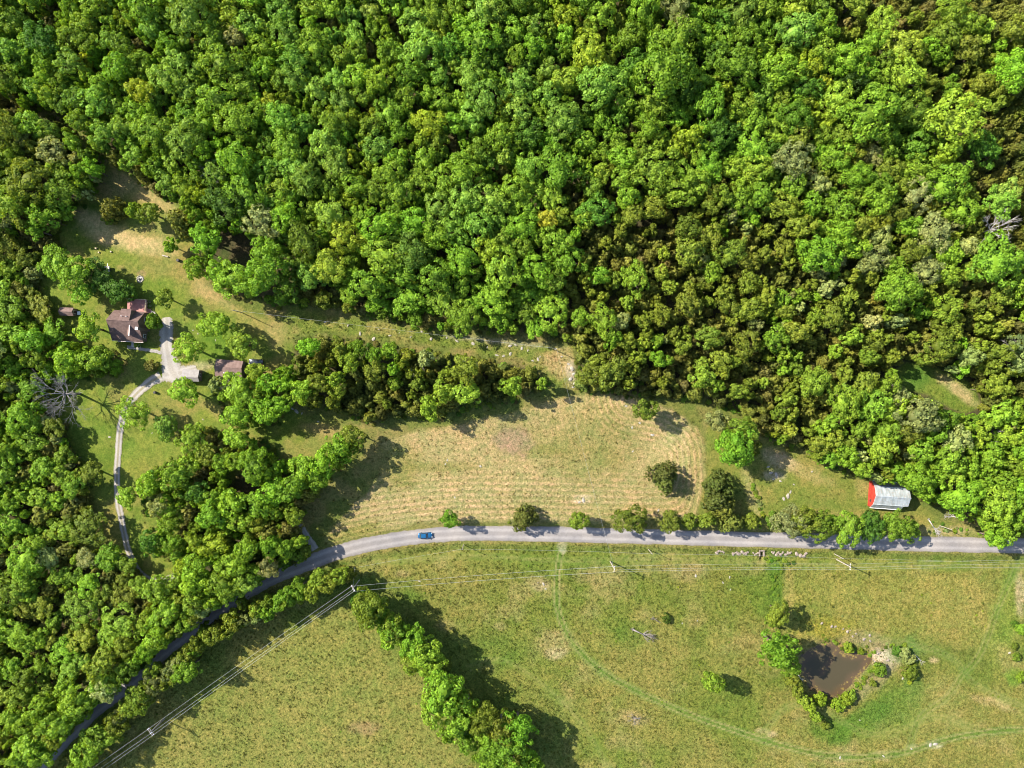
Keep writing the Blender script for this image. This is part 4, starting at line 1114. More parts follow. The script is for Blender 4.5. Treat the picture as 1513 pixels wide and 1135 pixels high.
# low growth under and beside the woods, and rough grass in the fields
def tuft_mesh(name, n, h, w, seed):
    r = random.Random(seed); mb = MB()
    for _ in range(n):
        a = r.uniform(0, 6.28); d = r.uniform(0, w); x, y = math.cos(a) * d, math.sin(a) * d
        t = r.uniform(0, 6.28); l = r.uniform(0.5, 1) * h; k = r.uniform(0.2, 0.7) * h; bw = r.uniform(0.06, 0.12)
        dx, dy = math.cos(t), math.sin(t)
        mb.add([(x - dy * bw, y + dx * bw, 0), (x + dy * bw, y - dx * bw, 0), (x + dx * k, y + dy * k, l)], [(0, 1, 2)])
    return mb.mesh(name, M['leaf'])
under = []
bushes = [joined(c, tr) for R0, H0, c, tr in PROTO['bush']]
ur = np.random.default_rng(4)
def brush(x, y, r, code):
    wx_, wy_ = W(x, y); k = r / 1.6
    if min(d_road[int((wy_ + 136) / STEP), int((wx_ + 174) / STEP)], drive_d[int((wy_ + 136) / STEP), int((wx_ + 174) / STEP)] + 5) < 12.5 + r / MPP * 0.8: return
    under.append((wx_, wy_, ground_z(wx_, wy_) - 0.08, k, k, k * ur.uniform(0.4, 0.8), ur.uniform(0, 6.28), int(ur.integers(0, 3)), [v_ * 0.85 for v_ in vary(code, 0.2)]))
edge_s = np.maximum.reduce(list(WS.values()))
n_ = 0
while n_ < 2600:
    x, y = ur.uniform(-20, 1533), ur.uniform(-20, 1155)
    e = sample(edge_s, x, y)
    if -3 < e < 18 and ur.random() < 0.8 and sample(GS, x, y) < -2:
        brush(x, y, ur.uniform(0.35, 0.9), ur.choice(list('OOCGLDK'))); n_ += 1
for line, w, n_ in (([(880, 779), (1000, 780), (1120, 782), (1250, 786), (1365, 790)], 5, 150), ([(655, 776), (800, 776), (880, 778)], 3, 26), (hedge, 8, 130), ([(545, 900), (600, 945), (650, 1005), (690, 1060), (760, 1120)], 16, 110),
                    ([(1145, 925), (1165, 985), (1190, 1030), (1215, 1068)], 5, 60), ([(1215, 1034), (1245, 1032), (1275, 1005), (1300, 985)], 6, 50), ([(1215, 945), (1250, 955), (1290, 962), (1335, 955), (1350, 985), (1345, 1010)], 6, 60), ([(1375, 785), (1440, 785), (1500, 788)], 9, 40), ([(1106, 705), (1118, 735), (1128, 765)], 3, 30), ([(1132, 828), (1160, 830), (1150, 845), (1140, 880)], 8, 40)):
    L_ = smooth_line(line, 8)
    for _ in range(n_):
        p = L_[ur.integers(0, len(L_))]
        brush(p[0] + ur.normal(0, w * 0.6), p[1] + ur.normal(0, w * 0.6), ur.uniform(0.25, 0.75), ur.choice(list('OOGLLYDP')))
for _ in range(420):
    x, y = ur.uniform(0, 1513), ur.uniform(820, 1135)
    i_, j_ = int((W(x, y)[1] + 136) / STEP), int((W(x, y)[0] + 174) / STEP)
    if zone[i_, j_] in (1, 2) and pd[i_, j_] < -8 and vnoise(np.array([x]), np.array([y]), 60, 91, 2)[0] > 0.45: brush(x, y, ur.uniform(0.15, 0.42), ur.choice(list('OOEGYP')))
scatter('undergrowth', under, bushes, 'low scrub and weeds along wood edges, hedges and the pond bank', 'undergrowth')
tufts = [tuft_mesh('grass_tuft', 14, 0.42, 0.3, i) for i in range(6)]
pts = []
sx = rng.uniform(-152, 152, 90000); sy = rng.uniform(-114, 20, 90000)
gi_ = np.clip(np.round((sy + 136) / STEP).astype(int), 0, ny - 1); gj_ = np.clip(np.round((sx + 174) / STEP).astype(int), 0, nx - 1)
zz = zone[gi_, gj_]
prob = np.array([0, 0.75, 0.55, 0.06, 0.5, 0.3, 0.28, 0.4, 0.5])[zz] * (0.35 + 0.9 * vnoise(sx, sy, 2.2, 61, 2)) * np.clip(tuft[gi_, gj_], 0.15, 1)
ok = (rng.random(90000) < prob) & (d_road[gi_, gj_] > 13) & (drive_d[gi_, gj_] > 8) & (pd[gi_, gj_] < -3)
for x, y, i, j in zip(sx[ok], sy[ok], gi_[ok], gj_[ok]):
    c = tint[i, j] * rng.uniform(0.8, 1.3) * np.array([1.04, 1.04, 0.95])
    s_ = rng.uniform(0.55, 1.1)
    pts.append((x, y, GZ[i, j] - 0.03, s_, s_, s_ * rng.uniform(0.6, 1.1), rng.uniform(0, 6.28), int(rng.integers(0, 6)), [float(v_) for v_ in np.clip(c, 0.01, 0.5)]))
scatter('grass', pts, tufts, 'rough tussocky grass growing over the fields', 'grass')
print('tufts', len(pts))


# ------------------------------------------------------------------ buildings
def at(px, py): 
    x, y = W(px, py)
    return (x, y, 0.0)


def gable(root, L, Wd, wall_h, ridge_h, roof_m, wall_m, over=0.25, ridge_y=0.0, t=0.12):
    """walls, two roof slopes and a ridge cap; the ridge runs along x"""
    y0, y1 = -Wd / 2, Wd / 2
    def zy(y):
        return ridge_h - (ridge_h - wall_h) * ((y - ridge_y) / (y1 - ridge_y) if y > ridge_y else (ridge_y - y) / (ridge_y - y0))
    mb = MB()
    prof = [(y0, -0.3), (y1, -0.3), (y1, wall_h), (ridge_y, ridge_h), (y0, wall_h)]
    n = len(prof)
    vs = [(-L / 2, y, z) for y, z in prof] + [(L / 2, y, z) for y, z in prof]
    mb.add(vs, [tuple(range(n))[::-1], tuple(range(n, 2 * n))] + [(i, (i + 1) % n, (i + 1) % n + n, i + n) for i in range(n)])
    mb.build('wall', wall_m, root)
    roof = None
    for sgn in (1, -1):
        ye = (y1 + over) if sgn > 0 else (y0 - over)
        ze = zy(ye) + t
        zr = ridge_h + t
        X = L / 2 + over
        top = [(-X, ridge_y, zr), (-X, ye, ze), (X, ye, ze), (X, ridge_y, zr)]
        if sgn < 0: top = top[::-1]
        else: top = top[::-1]
        m2 = MB()
        # courses of shingles: thin steps down the slope
        nc = max(3, int(abs(ye - ridge_y) / 0.45))
        for c in range(nc):
            a, b = c / nc, (c + 1) / nc
            ya, yb = ridge_y + (ye - ridge_y) * a, ridge_y + (ye - ridge_y) * b
            za, zb = zr + (ze - zr) * a, zr + (ze - zr) * b + 0.025
            q = [(-X, ya, za), (-X, yb, zb), (X, yb, zb), (X, ya, za)]
            if sgn > 0: q = q[::-1]
            m2.slab(q, 0.1)
        r = m2.build('roof_slope', roof_m, root)
        roof = roof or r
    cap = MB(); cap.box(-L / 2 - over, L / 2 + over, ridge_y - 0.12, ridge_y + 0.12, ridge_h + t - 0.02, ridge_h + t + 0.05)
    cap.build('ridge_cap', roof_m, root)
    return root


def opening(root, kind, cx_, cy_, z0, w, h, face, frame_m, fill_m):
    """a door or window set proud of a wall; face is 'x+', 'x-', 'y+' or 'y-'"""
    s = 1 if face[1] == '+' else -1
    def bx(mb, u0, u1, z_0, z_1, d0, d1):
        if face[0] == 'x': mb.box(min(cx_ + s * d0, cx_ + s * d1), max(cx_ + s * d0, cx_ + s * d1), cy_ + u0, cy_ + u1, z_0, z_1)
        else: mb.box(cx_ + u0, cx_ + u1, min(cy_ + s * d0, cy_ + s * d1), max(cy_ + s * d0, cy_ + s * d1), z_0, z_1)
    p = MB(); bx(p, -w / 2, w / 2, z0, z0 + h, -0.03, 0.03)
    o = p.build(kind, fill_m, root)
    f = MB()
    for u0, u1, a, b in ((-w / 2 - .09, -w / 2, z0 - .06, z0 + h + .09), (w / 2, w / 2 + .09, z0 - .06, z0 + h + .09), (-w / 2, w / 2, z0 + h, z0 + h + .09)) + (((-w / 2, w / 2, z0 - .08, z0), (-.025, .025, z0, z0 + h)) if kind == 'window' else ()):
        bx(f, u0, u1, a, b, -0.03, 0.07)
    f.build('frame', frame_m, o)
    if kind == 'door':
        k = MB(); bx(k, w / 2 - .16, w / 2 - .1, z0 + 1.0, z0 + 1.1, 0.03, 0.09); k.build('handle', M['rim'], o)
    return o


# --- the house
R_ = math.radians
house = empty('house', at(197, 483), R_(-3.5))
tag(house, 'brown-roofed house with two dormers and a white chimney beside the red deck', 'house')
gable(house, 8.5, 8.3, 2.8, 6.4, M['shingle'], M['siding'], 0.3, 1.3)
HN, HS = 4.15, -4.15                                   # the north eave is carried higher by the wall
dorm = MB()
dorm.slab([(-0.9, 1.25, 6.62), (2.1, 1.25, 6.62), (2.1, 4.75, 5.6), (-0.9, 4.75, 5.6)][::1], 0.16)
d1 = dorm.build('dormer', M['shingle'], house)
c = MB(); c.add([(-0.75, 1.6, 6.3), (1.95, 1.6, 6.3), (1.95, 4.5, 5.5), (-0.75, 4.5, 5.5), (-0.75, 1.6, 4.6), (1.95, 1.6, 4.6), (1.95, 4.5, 2.6), (-0.75, 4.5, 2.6)],
               [(0, 3, 2, 1), (4, 5, 6, 7), (0, 1, 5, 4), (1, 2, 6, 5), (2, 3, 7, 6), (3, 0, 4, 7)])
c.build('dormer_wall', M['siding'], d1)
for px_ in (-0.2, 1.2):
    v = MB(); v.tube([(px_, 2.6, 6.1), (px_, 2.6, 6.75)], 0.09, 8); v.build('roof_vent', M['white'], d1)
# south gable dormer
d2 = MB()
zr_, x0_, x1_, xm = 5.75, 0.9, 2.9, 1.9
for sgn in (-1, 1):
    xe = xm + sgn * 1.15
    q = [(xm, 0.9, zr_), (xe, 0.4, zr_ - 1.0), (xe, -2.6, zr_ - 1.0), (xm, -2.9, zr_)]
    d2.slab(q if sgn > 0 else q[::-1], 0.12)
dd = d2.build('dormer', M['shingle'], house)
c = MB(); c.add([(x0_, -2.5, 3.6), (x1_, -2.5, 3.6), (x1_, -2.5, zr_ - 1.0), (xm, -2.5, zr_ - 0.12), (x0_, -2.5, zr_ - 1.0), (x0_, 0.3, 4.0), (x1_, 0.3, 4.0), (x1_, 0.3, zr_ - 1.0), (xm, 0.3, zr_ - 0.12), (x0_, 0.3, zr_ - 1.0)],
               [(0, 1, 2, 3, 4), (9, 8, 7, 6, 5), (0, 4, 9, 5), (1, 6, 7, 2), (0, 5, 6, 1)])
c.build('dormer_wall', M['siding'], dd)
c = MB(); c.box(xm - 0.14, xm + 0.14, -2.95, 0.85, zr_ - 0.03, zr_ + 0.06); c.build('ridge_cap', M['trim'], dd)
ch = MB(); ch.box(4.28, 4.95, -1.1, -0.35, -0.2, 7.05)
ch.build('chimney', M['siding'], house)
ch = MB(); ch.box(4.24, 4.99, -1.14, -0.31, 7.05, 7.16); ch.build('chimney_cap', M['white'], house)
for cx_, cy_, f in ((-2.6, -4.15, 'y-'), (-0.6, -4.15, 'y-'), (3.0, -4.15, 'y-')): opening(house, 'window', cx_, cy_, 0.9, 1.1, 1.3, f, M['white'], M['glass'])
for cy_ in (-2.6, 2.2): opening(house, 'window', 4.25, cy_, 0.9, 1.0, 1.3, 'x+', M['white'], M['glass'])
opening(house, 'window', -4.25, 0.5, 1.0, 1.0, 1.2, 'x-', M['white'], M['glass'])
opening(house, 'door', 1.2, -4.15, 0.15, 0.95, 2.05, 'y-', M['white'], M['barn_red'])
st = MB(); st.box(-0.2, 2.6, -5.9, -4.2, -0.2, 0.14); st.build('porch_slab', M['concrete'], house)
trm = MB(); trm.box(-4.6, 4.6, -4.62, -4.5, 2.55, 2.7); trm.build('gutter', M['trim'], house)

# --- the deck beside it
deck = empty('deck', at(204, 452.5), R_(-2))
tag(deck, 'faded red wooden deck with a railing on the north side of the house', 'deck')
for i in range(20):
    p = MB(); w = 3.9 / 20
    p.box(-2.9, 2.9, -1.95 + i * w, -1.95 + (i + 1) * w - 0.015, 0.5 + random.uniform(0, .01), 0.56 + random.uniform(0, .01))
    p.build('plank', M['deck'], deck)
p = MB(); p.box(-2.85, 2.85, -1.9, 1.9, 0.3, 0.49); p.build('deck_frame', M['dark_board'], deck)
for i in range(9):
    for x_, y_ in ((-2.85 + i * 5.7 / 8, 1.9),) + (((2.85, -1.8 + i * 3.4 / 8),) if i < 8 else ()):
        p = MB(); p.box(x_ - 0.07, x_ + 0.07, y_ - 0.07, y_ + 0.07, -0.2, 1.45); p.build('rail_post', M['deck_rail'], deck)
for q in ((-2.95, 2.95, 1.84, 1.99, 1.46, 1.53), (-2.9, 2.9, 1.88, 1.94, 0.9, 0.98), (2.78, 2.93, -1.9, 1.83, 1.46, 1.53), (2.82, 2.88, -1.9, 1.83, 0.9, 0.98)):
    p = MB(); p.box(*q); p.build('rail', M['deck_rail'], deck)
for i in range(3):
    p = MB(); p.box(2.98 + i * 0.3, 3.28 + i * 0.3, -1.8, -0.7, 0.35 - i * 0.16, 0.42 - i * 0.16); p.build('step', M['deck'], deck)

def pot(px, py, c, label):
    o = empty('flower_pot', (*W(px, py), 0)); tag(o, label, 'flower pot')
    p = MB(); p.tube([(0, 0, -0.05), (0, 0, 0.4), (0, 0, 0.42)], [0.22, 0.32, 0.3], 10); p.build('pot', M['trim'], o)
    r = np.random.default_rng(int(px)); n = 60
    d = r.normal(size=(n, 3)); d[:, 2] = abs(d[:, 2]); d /= np.linalg.norm(d, axis=1, keepdims=True)
    vs, fs = leaf_quads(d * 0.38 + np.array([0, 0, .42]), d, 0.2, r)
    c_ = link('foliage', np_mesh('flower_foliage', vs, fs, [M['leaf']]), o); c_['tint'] = list(c)
pot(197.5, 440, (.4, .3, .02), 'pot of yellow flowers beyond the north rail of the red deck')
pot(222, 446, (.05, .09, .02), 'pot of dark greenery outside the deck railing, nearer its northeast corner')
pot(222.5, 452, (.06, .12, .02), 'pot of greenery outside the middle of the deck east railing')

# --- outbuildings
shed = empty('shed', at(104.5, 461.5), R_(-2)); tag(shed, 'small brown garden shed standing alone on the lawn west of the house', 'shed')
gable(shed, 3.7, 2.1, 1.9, 2.7, M['shingle_red'], M['siding'], 0.15)
opening(shed, 'door', 1.85, 0, 0, 0.8, 1.8, 'x+', M['trim'], M['dark_board']); opening(shed, 'window', -0.6, -1.05, 0.9, 0.6, 0.6, 'y-', M['trim'], M['glass'])
bx_ = MB(); bx_.box(-.35, .35, -.45, .45, 0, .5); bx_.box(-.4, .4, -.5, .5, .5, .58)
bn = empty('storage_box', at(117.5, 463), R_(5)); tag(bn, 'small white storage box on the grass at the shed door', 'box')
b0 = MB(); b0.box(-.35, .35, -.45, .45, 0, .5); b0.build('bin', M['white'], bn)
b0 = MB(); b0.box(-.4, .4, -.5, .5, .5, .58); b0.build('lid', M['white'], bn)

gar = empty('garage', at(287, 555), R_(-1.5)); tag(gar, 'open garage with a pale grey roof at the end of the gravel yard', 'garage')
gable(gar, 4.6, 3.2, 2.2, 3.0, M['shingle_grey'], M['siding'], 0.15, -0.5)
opening(gar, 'door', -2.3, 0, 0, 2.2, 1.95, 'x-', M['trim'], M['dark_board']); opening(gar, 'window', 2.3, 0.2, 0.9, 0.8, 0.7, 'x+', M['trim'], M['glass'])
outb = empty('outbuilding', at(343, 545), R_(-4)); tag(outb, 'long outbuilding with a faded red-brown roof and three roof vents among trees', 'outbuilding')
gable(outb, 7.5, 4.6, 2.3, 3.2, M['shingle_red'], M['siding'], 0.2, 0.3)
for x_ in (-1.1, 0.5, 1.9):
    p = MB(); p.tube([(x_, -1.3, 2.5), (x_, -1.3, 3.12)], 0.12, 8); p.tube([(x_, -1.3, 3.12), (x_, -1.3, 3.24)], [0.22, 0.06], 8); p.build('roof_vent', M['trim'], outb)
opening(outb, 'door', -3.75, 0, 0, 1.8, 2.0, 'x-', M['trim'], M['dark_board'])
for x_ in (-1.6, 1.4): opening(outb, 'window', x_, -2.3, 0.9, 0.9, 0.9, 'y-', M['trim'], M['glass'])

# --- the barn with the red end wall
barn = empty('barn', at(1305, 730.5), R_(-4.2))
tag(barn, 'old gambrel barn with silvery metal roof and bright red end wall', 'barn')
PR = [(-3.8, 2.1), (-2.6, 3.75), (0, 4.95), (2.6, 3.75), (3.8, 2.1)]
XW, XE = -4.4, 4.3
def bwall(name, x, mat, flip):
    p = MB(); poly = [(-3.7, -0.3), (3.7, -0.3)] + [(y * 0.985, z - 0.08) for y, z in PR[::-1]]
    vs = [(x, y, z) for y, z in poly] + [(x + (0.14 if not flip else -0.14), y, z) for y, z in poly]
    n = len(poly)
    p.add(vs, [tuple(range(n)), tuple(range(2 * n - 1, n - 1, -1))] + [(i, i + n, (i + 1) % n + n, (i + 1) % n) for i in range(n)])
    # board battens
    for k in range(17):
        y = -3.5 + k * 0.4375
        zt = np.interp(y, [q[0] for q in PR], [q[1] for q in PR]) - 0.15
        xx = x - 0.02 if not flip else x
        p.box(xx, xx + 0.025, y - 0.03, y + 0.03, -0.2, zt)
    return p.build(name, mat, barn)
bwall('wall', XW, M['barn_red'], False)['label'] = 'bright red west end wall'
bwall('wall', XE, M['siding'], True)
for sgn in (-1, 1):
    p = MB(); p.box(XW + 0.15, XE - 0.15, min(sgn * 3.55, sgn * 3.69), max(sgn * 3.55, sgn * 3.69), -0.3, 2.1); p.build('wall', M['siding'], barn)
names = 0
for (ya, za), (yb, zb), xe in ((PR[0], PR[1], XE + 0.1), (PR[1], PR[2], XE + 1.25), (PR[2], PR[3], XE + 1.25), (PR[3], PR[4], XE + 0.1)):
    # each slope is a row of lapped metal sheets
    up = zb > za
    lo, hi = ((ya, za), (yb, zb)) if up else ((yb, zb), (ya, za))
    dy = lo[0] - hi[0]; ext = 0.14 if abs(lo[0]) > 3 else 0.06
    k = ext / math.hypot(dy, lo[1] - hi[1])
    lo = (lo[0] + dy * k, lo[1] + (lo[1] - hi[1]) * k)
    X0 = XW - 0.22; nsh = int(round((xe - X0) / 0.92))
    for i in range(nsh):
        a = X0 + (xe - X0) * i / nsh; b = X0 + (xe - X0) * (i + 1) / nsh
        p = MB(); off = random.uniform(0, 0.018) + (0.012 if i % 2 else 0)
        q = [(a, hi[0], hi[1] + off), (a, lo[0], lo[1] + off), (b - .02, lo[0], lo[1] + off), (b - .02, hi[0], hi[1] + off)]
        if hi[0] > lo[0]: pass
        else: q = q[::-1]
        p.slab(q, 0.03)
        for f in (0.0, 0.33, 0.66):                      # standing ribs
            xx = a + (b - a) * f
            q = [(xx, hi[0], hi[1] + off + .035), (xx, lo[0], lo[1] + off + .035), (xx + .05, lo[0], lo[1] + off + .035), (xx + .05, hi[0], hi[1] + off + .035)]
            if hi[0] <= lo[0]: q = q[::-1]
            p.slab(q, 0.03)
        p.build('roof_panel', M['roof_metal'], barn)
for y_, z_, w_ in ((0, 5.0, 0.16), (-2.6, 3.8, 0.1), (2.6, 3.8, 0.1)):
    p = MB(); p.box(XW - 0.24, XE + (1.26 if y_ == 0 else 0.2), y_ - w_, y_ + w_, z_, z_ + 0.05); p.build('ridge_cap' if y_ == 0 else 'flashing', M['roof_metal'], barn)
for sgn in (-1, 1):
    p = MB(); p.box(XW - 0.2, XE + 0.1, sgn * 3.98 - 0.07, sgn * 3.98 + 0.07, 1.76, 1.93); p.build('fascia_board', M['white'], barn)
for i in range(4):
    (ya, za), (yb, zb) = PR[i], PR[i + 1]
    p = MB(); p.tube([(XW - 0.14, ya, za - .08), (XW - 0.14, yb, zb - .08)], 0.07, 4); p.build('rake_board', M['white'], barn)
opening(barn, 'window', XW, -1.9, 1.2, 0.5, 0.7, 'x-', M['dark_board'], M['glass'])
opening(barn, 'door', XW, 0.4, 0, 2.2, 2.3, 'x-', M['barn_red'], M['barn_red'])
opening(barn, 'door', XE, 0, 0, 2.4, 2.4, 'x+', M['dark_board'], M['dark_board'])


# ------------------------------------------------------------------ cars
def car(px, py, heading, body_m, label, roof_rails=False):
    x, y = W(px, py)
    z0 = ground_z(x, y)
    root = empty('car', (x, y, max(z0, -0.02) + 0.09 if abs(py - 790) < 15 else z0), heading)
    root.scale = (0.92, 0.92, 0.92)
    tag(root, label, 'car')
    sec = [(-2.3, .62, .42, .72), (-2.22, .78, .3, .9), (-1.9, .88, .24, 1.0), (-1.2, .92, .22, 1.0), (0, .93, .2, .98), (0.9, .92, .22, .95), (1.5, .9, .24, .9), (2.0, .82, .26, .78), (2.22, .7, .3, .66), (2.3, .55, .38, .58)]
    p = MB(); n = 10
    vs, fs = [], []
    for (sx_, hw, zb, zt) in sec:
        for k in range(n):
            t = 2 * math.pi * (k + 0.5) / n
            cx_, sz_ = math.cos(t), math.sin(t)
            f = lambda v: math.copysign(abs(v) ** 0.45, v)
            vs.append((sx_, hw * f(cx_), (zb + zt) / 2 + (zt - zb) / 2 * f(sz_)))
    for i in range(len(sec) - 1):
        for k in range(n): fs.append((i * n + k, (i + 1) * n + k, (i + 1) * n + (k + 1) % n, i * n + (k + 1) % n))
    fs += [tuple(range(n)), tuple((len(sec) - 1) * n + k for k in range(n))[::-1]]
    p.add(vs, fs); p.build('body', body_m, root, True)
    # cabin: glass belt with a painted roof
    base = [(-1.75, .78), (1.05, .8)]; top = [(-1.15, .6), (0.3, .62)]
    zb, zt = 0.97, 1.42
    A = [(base[0][0], -base[0][1], zb - .04), (base[1][0], -base[1][1], zb - .06), (base[1][0], base[1][1], zb - .06), (base[0][0], base[0][1], zb - .04)]
    B = [(top[0][0], -top[0][1], zt), (top[1][0], -top[1][1], zt), (top[1][0], top[1][1], zt), (top[0][0], top[0][1], zt)]
    for nm, q in (('side_window', (A[0], A[1], B[1], B[0])), ('windscreen', (A[1], A[2], B[2], B[1])), ('side_window', (A[2], A[3], B[3], B[2])), ('rear_window', (A[3], A[0], B[0], B[3]))):
        m2 = MB(); m2.add(list(q), [(0, 1, 2, 3)]); m2.build(nm, M['glass'], root)
    for (a, b) in zip(A, B):
        m2 = MB(); m2.tube([a, b], 0.045, 5); m2.build('pillar', body_m, root)
    m2 = MB(); m2.slab([(top[0][0] - .06, -.64, zt + .01), (top[1][0] + .06, -.66, zt + .01), (top[1][0] + .06, .66, zt + .01), (top[0][0] - .06, .64, zt + .01)], 0.05)
    m2.slab([(top[0][0] + .1, -.5, zt + .05), (top[1][0] - .1, -.5, zt + .05), (top[1][0] - .1, .5, zt + .05), (top[0][0] + .1, .5, zt + .05)], 0.04)
    m2.build('roof', body_m, root)
    for wx_, wy_ in ((1.42, .84), (1.42, -.84), (-1.38, .84), (-1.38, -.84)):
        w = MB(); w.tube([(wx_, wy_ - .1, .32), (wx_, wy_ + .1, .32)], .32, 14); o = w.build('wheel', M['tyre'], root)
        s_ = 1 if wy_ > 0 else -1
        w = MB(); w.tube([(wx_, wy_ + s_ * .09, .32), (wx_, wy_ + s_ * .12, .32)], .19, 10); w.build('rim', M['rim'], o)
    for s_ in (1, -1):
        w = MB(); w.box(2.1, 2.27, s_ * .6 - .14, s_ * .6 + .14, .56, .7); w.build('headlight', M['lamp'], root)
        w = MB(); w.box(-2.3, -2.18, s_ * .62 - .13, s_ * .62 + .13, .72, .86); w.build('tail_light', M['tail'], root)
        w = MB(); w.box(.72, .88, s_ * .98 - .1, s_ * .98 + .1, .96, 1.1); w.build('wing_mirror', body_m, root)
    return root


car(628.5, 790.5, R_(3), M['blue'], 'bright blue car driving along the sunny bend of the road')
car(379, 535, R_(176), M['navy'], 'dark car parked in tree shade beside the red-brown outbuilding')


# ------------------------------------------------------------------ poles and wires
def upole(px, py, h, yaw, label, arms=1, small=False, guy=None, wide=0.8):
    """px, py: where the pole top shows in the photo"""
    x, y = W(px, py, h)
    z = ground_z(x, y)
    o = empty('utility_pole', (x, y, z)); tag(o, label, 'utility pole', 'utility poles along the road and across the fields')
    p = MB(); r = 0.1 if small else 0.15
    p.tube([(0, 0, -0.4), (0, 0, h * 0.5), (0, 0, h)], [r * 1.25, r, r * 0.75], 9); p.build('pole', M['pole'], o)
    tips = []
    for a in range(arms):
        zz_ = h - 0.35 - a * 0.75
        d = (math.cos(yaw), math.sin(yaw))
        if small:
            p = MB(); p.box(-.14, .14, -.05, .05, zz_ - .1, zz_ + .1); p.build('cable_bracket', M['rim'], o)
            tips.append((x, y, z + zz_ + .1)); continue
        p = MB()
        L_ = wide + 0.15
        q = [(-d[0] * L_ - d[1] * .07, -d[1] * L_ + d[0] * .07), (-d[0] * L_ + d[1] * .07, -d[1] * L_ - d[0] * .07), (d[0] * L_ + d[1] * .07, d[1] * L_ - d[0] * .07), (d[0] * L_ - d[1] * .07, d[1] * L_ + d[0] * .07)]
        p.prism(q, zz_ - .08, zz_ + .08); arm = p.build('crossarm', M['pole'], o)
        for k in (-wide, -wide * 0.3, wide):
            p = MB(); p.tube([(d[0] * k, d[1] * k, zz_ + .08), (d[0] * k, d[1] * k, zz_ + .2), (d[0] * k, d[1] * k, zz_ + .34)], [.05, .11, .05], 8); p.build('insulator', M['porcelain'], arm)
            if a == 0: tips.append((x + d[0] * k, y + d[1] * k, z + zz_ + .36))
    if guy:
        gx_, gy_ = W(*guy); p = MB(); p.tube([(0, 0, h - .6), (gx_ - x, gy_ - y, 0)], 0.03, 4); p.build('guy_wire', M['wire'], o)
    return tips


def wire(a, b, label, r=0.022, sag=0.02):
    a, b = Vector(a), Vector(b); n = 18
    pts = []
    for i in range(n + 1):
        t = i / n; p = a.lerp(b, t); p.z -= 4 * sag * (a - b).length * t * (1 - t); pts.append(p)
    m = MB(); m.tube(pts, r, 4)
    tag(m.build('overhead_wire', M['wire']), label, 'wire', 'overhead wires')


yA = math.atan2(870 - 1083, 521 - 221) 
TA = upole(221, 1083, 8.6, math.pi / 2 + 0.95 - 0.3, 'wooden utility pole with a crossarm in the meadow beside the shaded hedge', 2, wide=1.1)
TB = upole(521, 870, 9.2, math.radians(118), 'corner utility pole where the wires bend beside the diagonal hedge', 2, guy=(524, 838))
TC = upole(908, 841, 9.0, math.radians(80), 'utility pole with white insulators in the pasture east of the field track', 1)
TD = upole(1257, 838, 9.0, math.radians(86), 'utility pole with a crossarm in the pasture south of the red-ended barn', 1)
TN2 = upole(342, 458, 8.2, math.radians(80), 'wooden pole on the dry lawn edge below the northern woods', 1, True)
TN3 = upole(822.5, 515, 8.0, math.radians(0), 'wooden pole at the bare east end of the cleared strip', 1, True)
TS = [upole(683, 812, 6.2, 0, 'bare roadside pole south of the road, east of the blue car', 1, True), upole(964, 819, 6.2, 0, 'bare roadside pole south of the road between track gateway and culvert', 1, True),
      upole(1247, 826, 6.2, 0, 'bare roadside pole south of the road opposite the barn hedge', 1, True), upole(1407, 783, 6.0, 0, 'bare leaning-shadow pole on the north verge beside the dead limbs', 1, True)]
Z9 = 8.9
def off(px, py, z): return (*W(px, py, z), z)
for i, nm in enumerate(('northern', 'middle', 'southern')):
    o_ = (1 - i) * 2.2
    wire(TB[2 - i], TA[2 - i], f'{nm} wire of the line over the meadow from corner pole to meadow pole')
    wire(TA[2 - i], off(-80 + (i - 1) * 3, 1297 + (i - 1) * 5, 8.6), f'{nm} wire of the line from the meadow pole towards the bottom left')
    wire(TC[2 - i], TD[2 - i], f'{nm} of the wires over the pasture between the two crossarm poles', 0.016)
    wire(TD[2 - i], off(1640, 833 + (i - 1) * 6, 9), f'{nm} of the wires running east from the pole below the barn', 0.016)
wire(TB[2], TC[2], 'upper of the two wires from corner pole across the field track')
wire(TB[0], TC[0], 'lower of the two wires from corner pole across the field track')
wire(TC[1], TN3[0], 'thin service wire crossing the hayfield and the road northwards', 0.012)
wire(TN3[0], TN2[0], 'thin wire above the grassy cleared strip between two woods', 0.018)
for a, b, nm in ((TS[0][0], TS[1][0], 'first roadside cable south of the road, near the track gateway'), (TS[1][0], TS[2][0], 'second roadside cable south of the road, past the stone culvert'), (TS[2][0], off(1620, 838, 6), 'third roadside cable south of the road, running off to the east'),
                 (TS[0][0], off(530, 838, 5), 'roadside cable from the first pole towards the corner pole')):
    wire(a, b, nm, 0.014)


# ------------------------------------------------------------------ bare trees
def branches(mb, p, d, l, r, depth, rnd, spread=0.55, up=0.12, n=3):
    q = p + d * l * 0.55 + Vector((rnd.uniform(-1, 1), rnd.uniform(-1, 1), rnd.uniform(-.4, .6))) * l * 0.06
    e = p + d * l
    mb.tube([p, q, e], [r, r * 0.8, r * 0.55], 5 if depth > 1 else 4, 0, False)
    if depth == 0: return
    for k in range(n if depth > 1 else n + 1):
        v = Vector((rnd.gauss(0, 1), rnd.gauss(0, 1), rnd.gauss(0, 1)))
        v = (d + v * spread + Vector((0, 0, up))).normalized()
        start = p.lerp(e, rnd.uniform(0.45, 1.0)) if k else e
        branches(mb, start, v, l * rnd.uniform(0.55, 0.8), r * 0.55, depth - 1, rnd, spread, up, n)


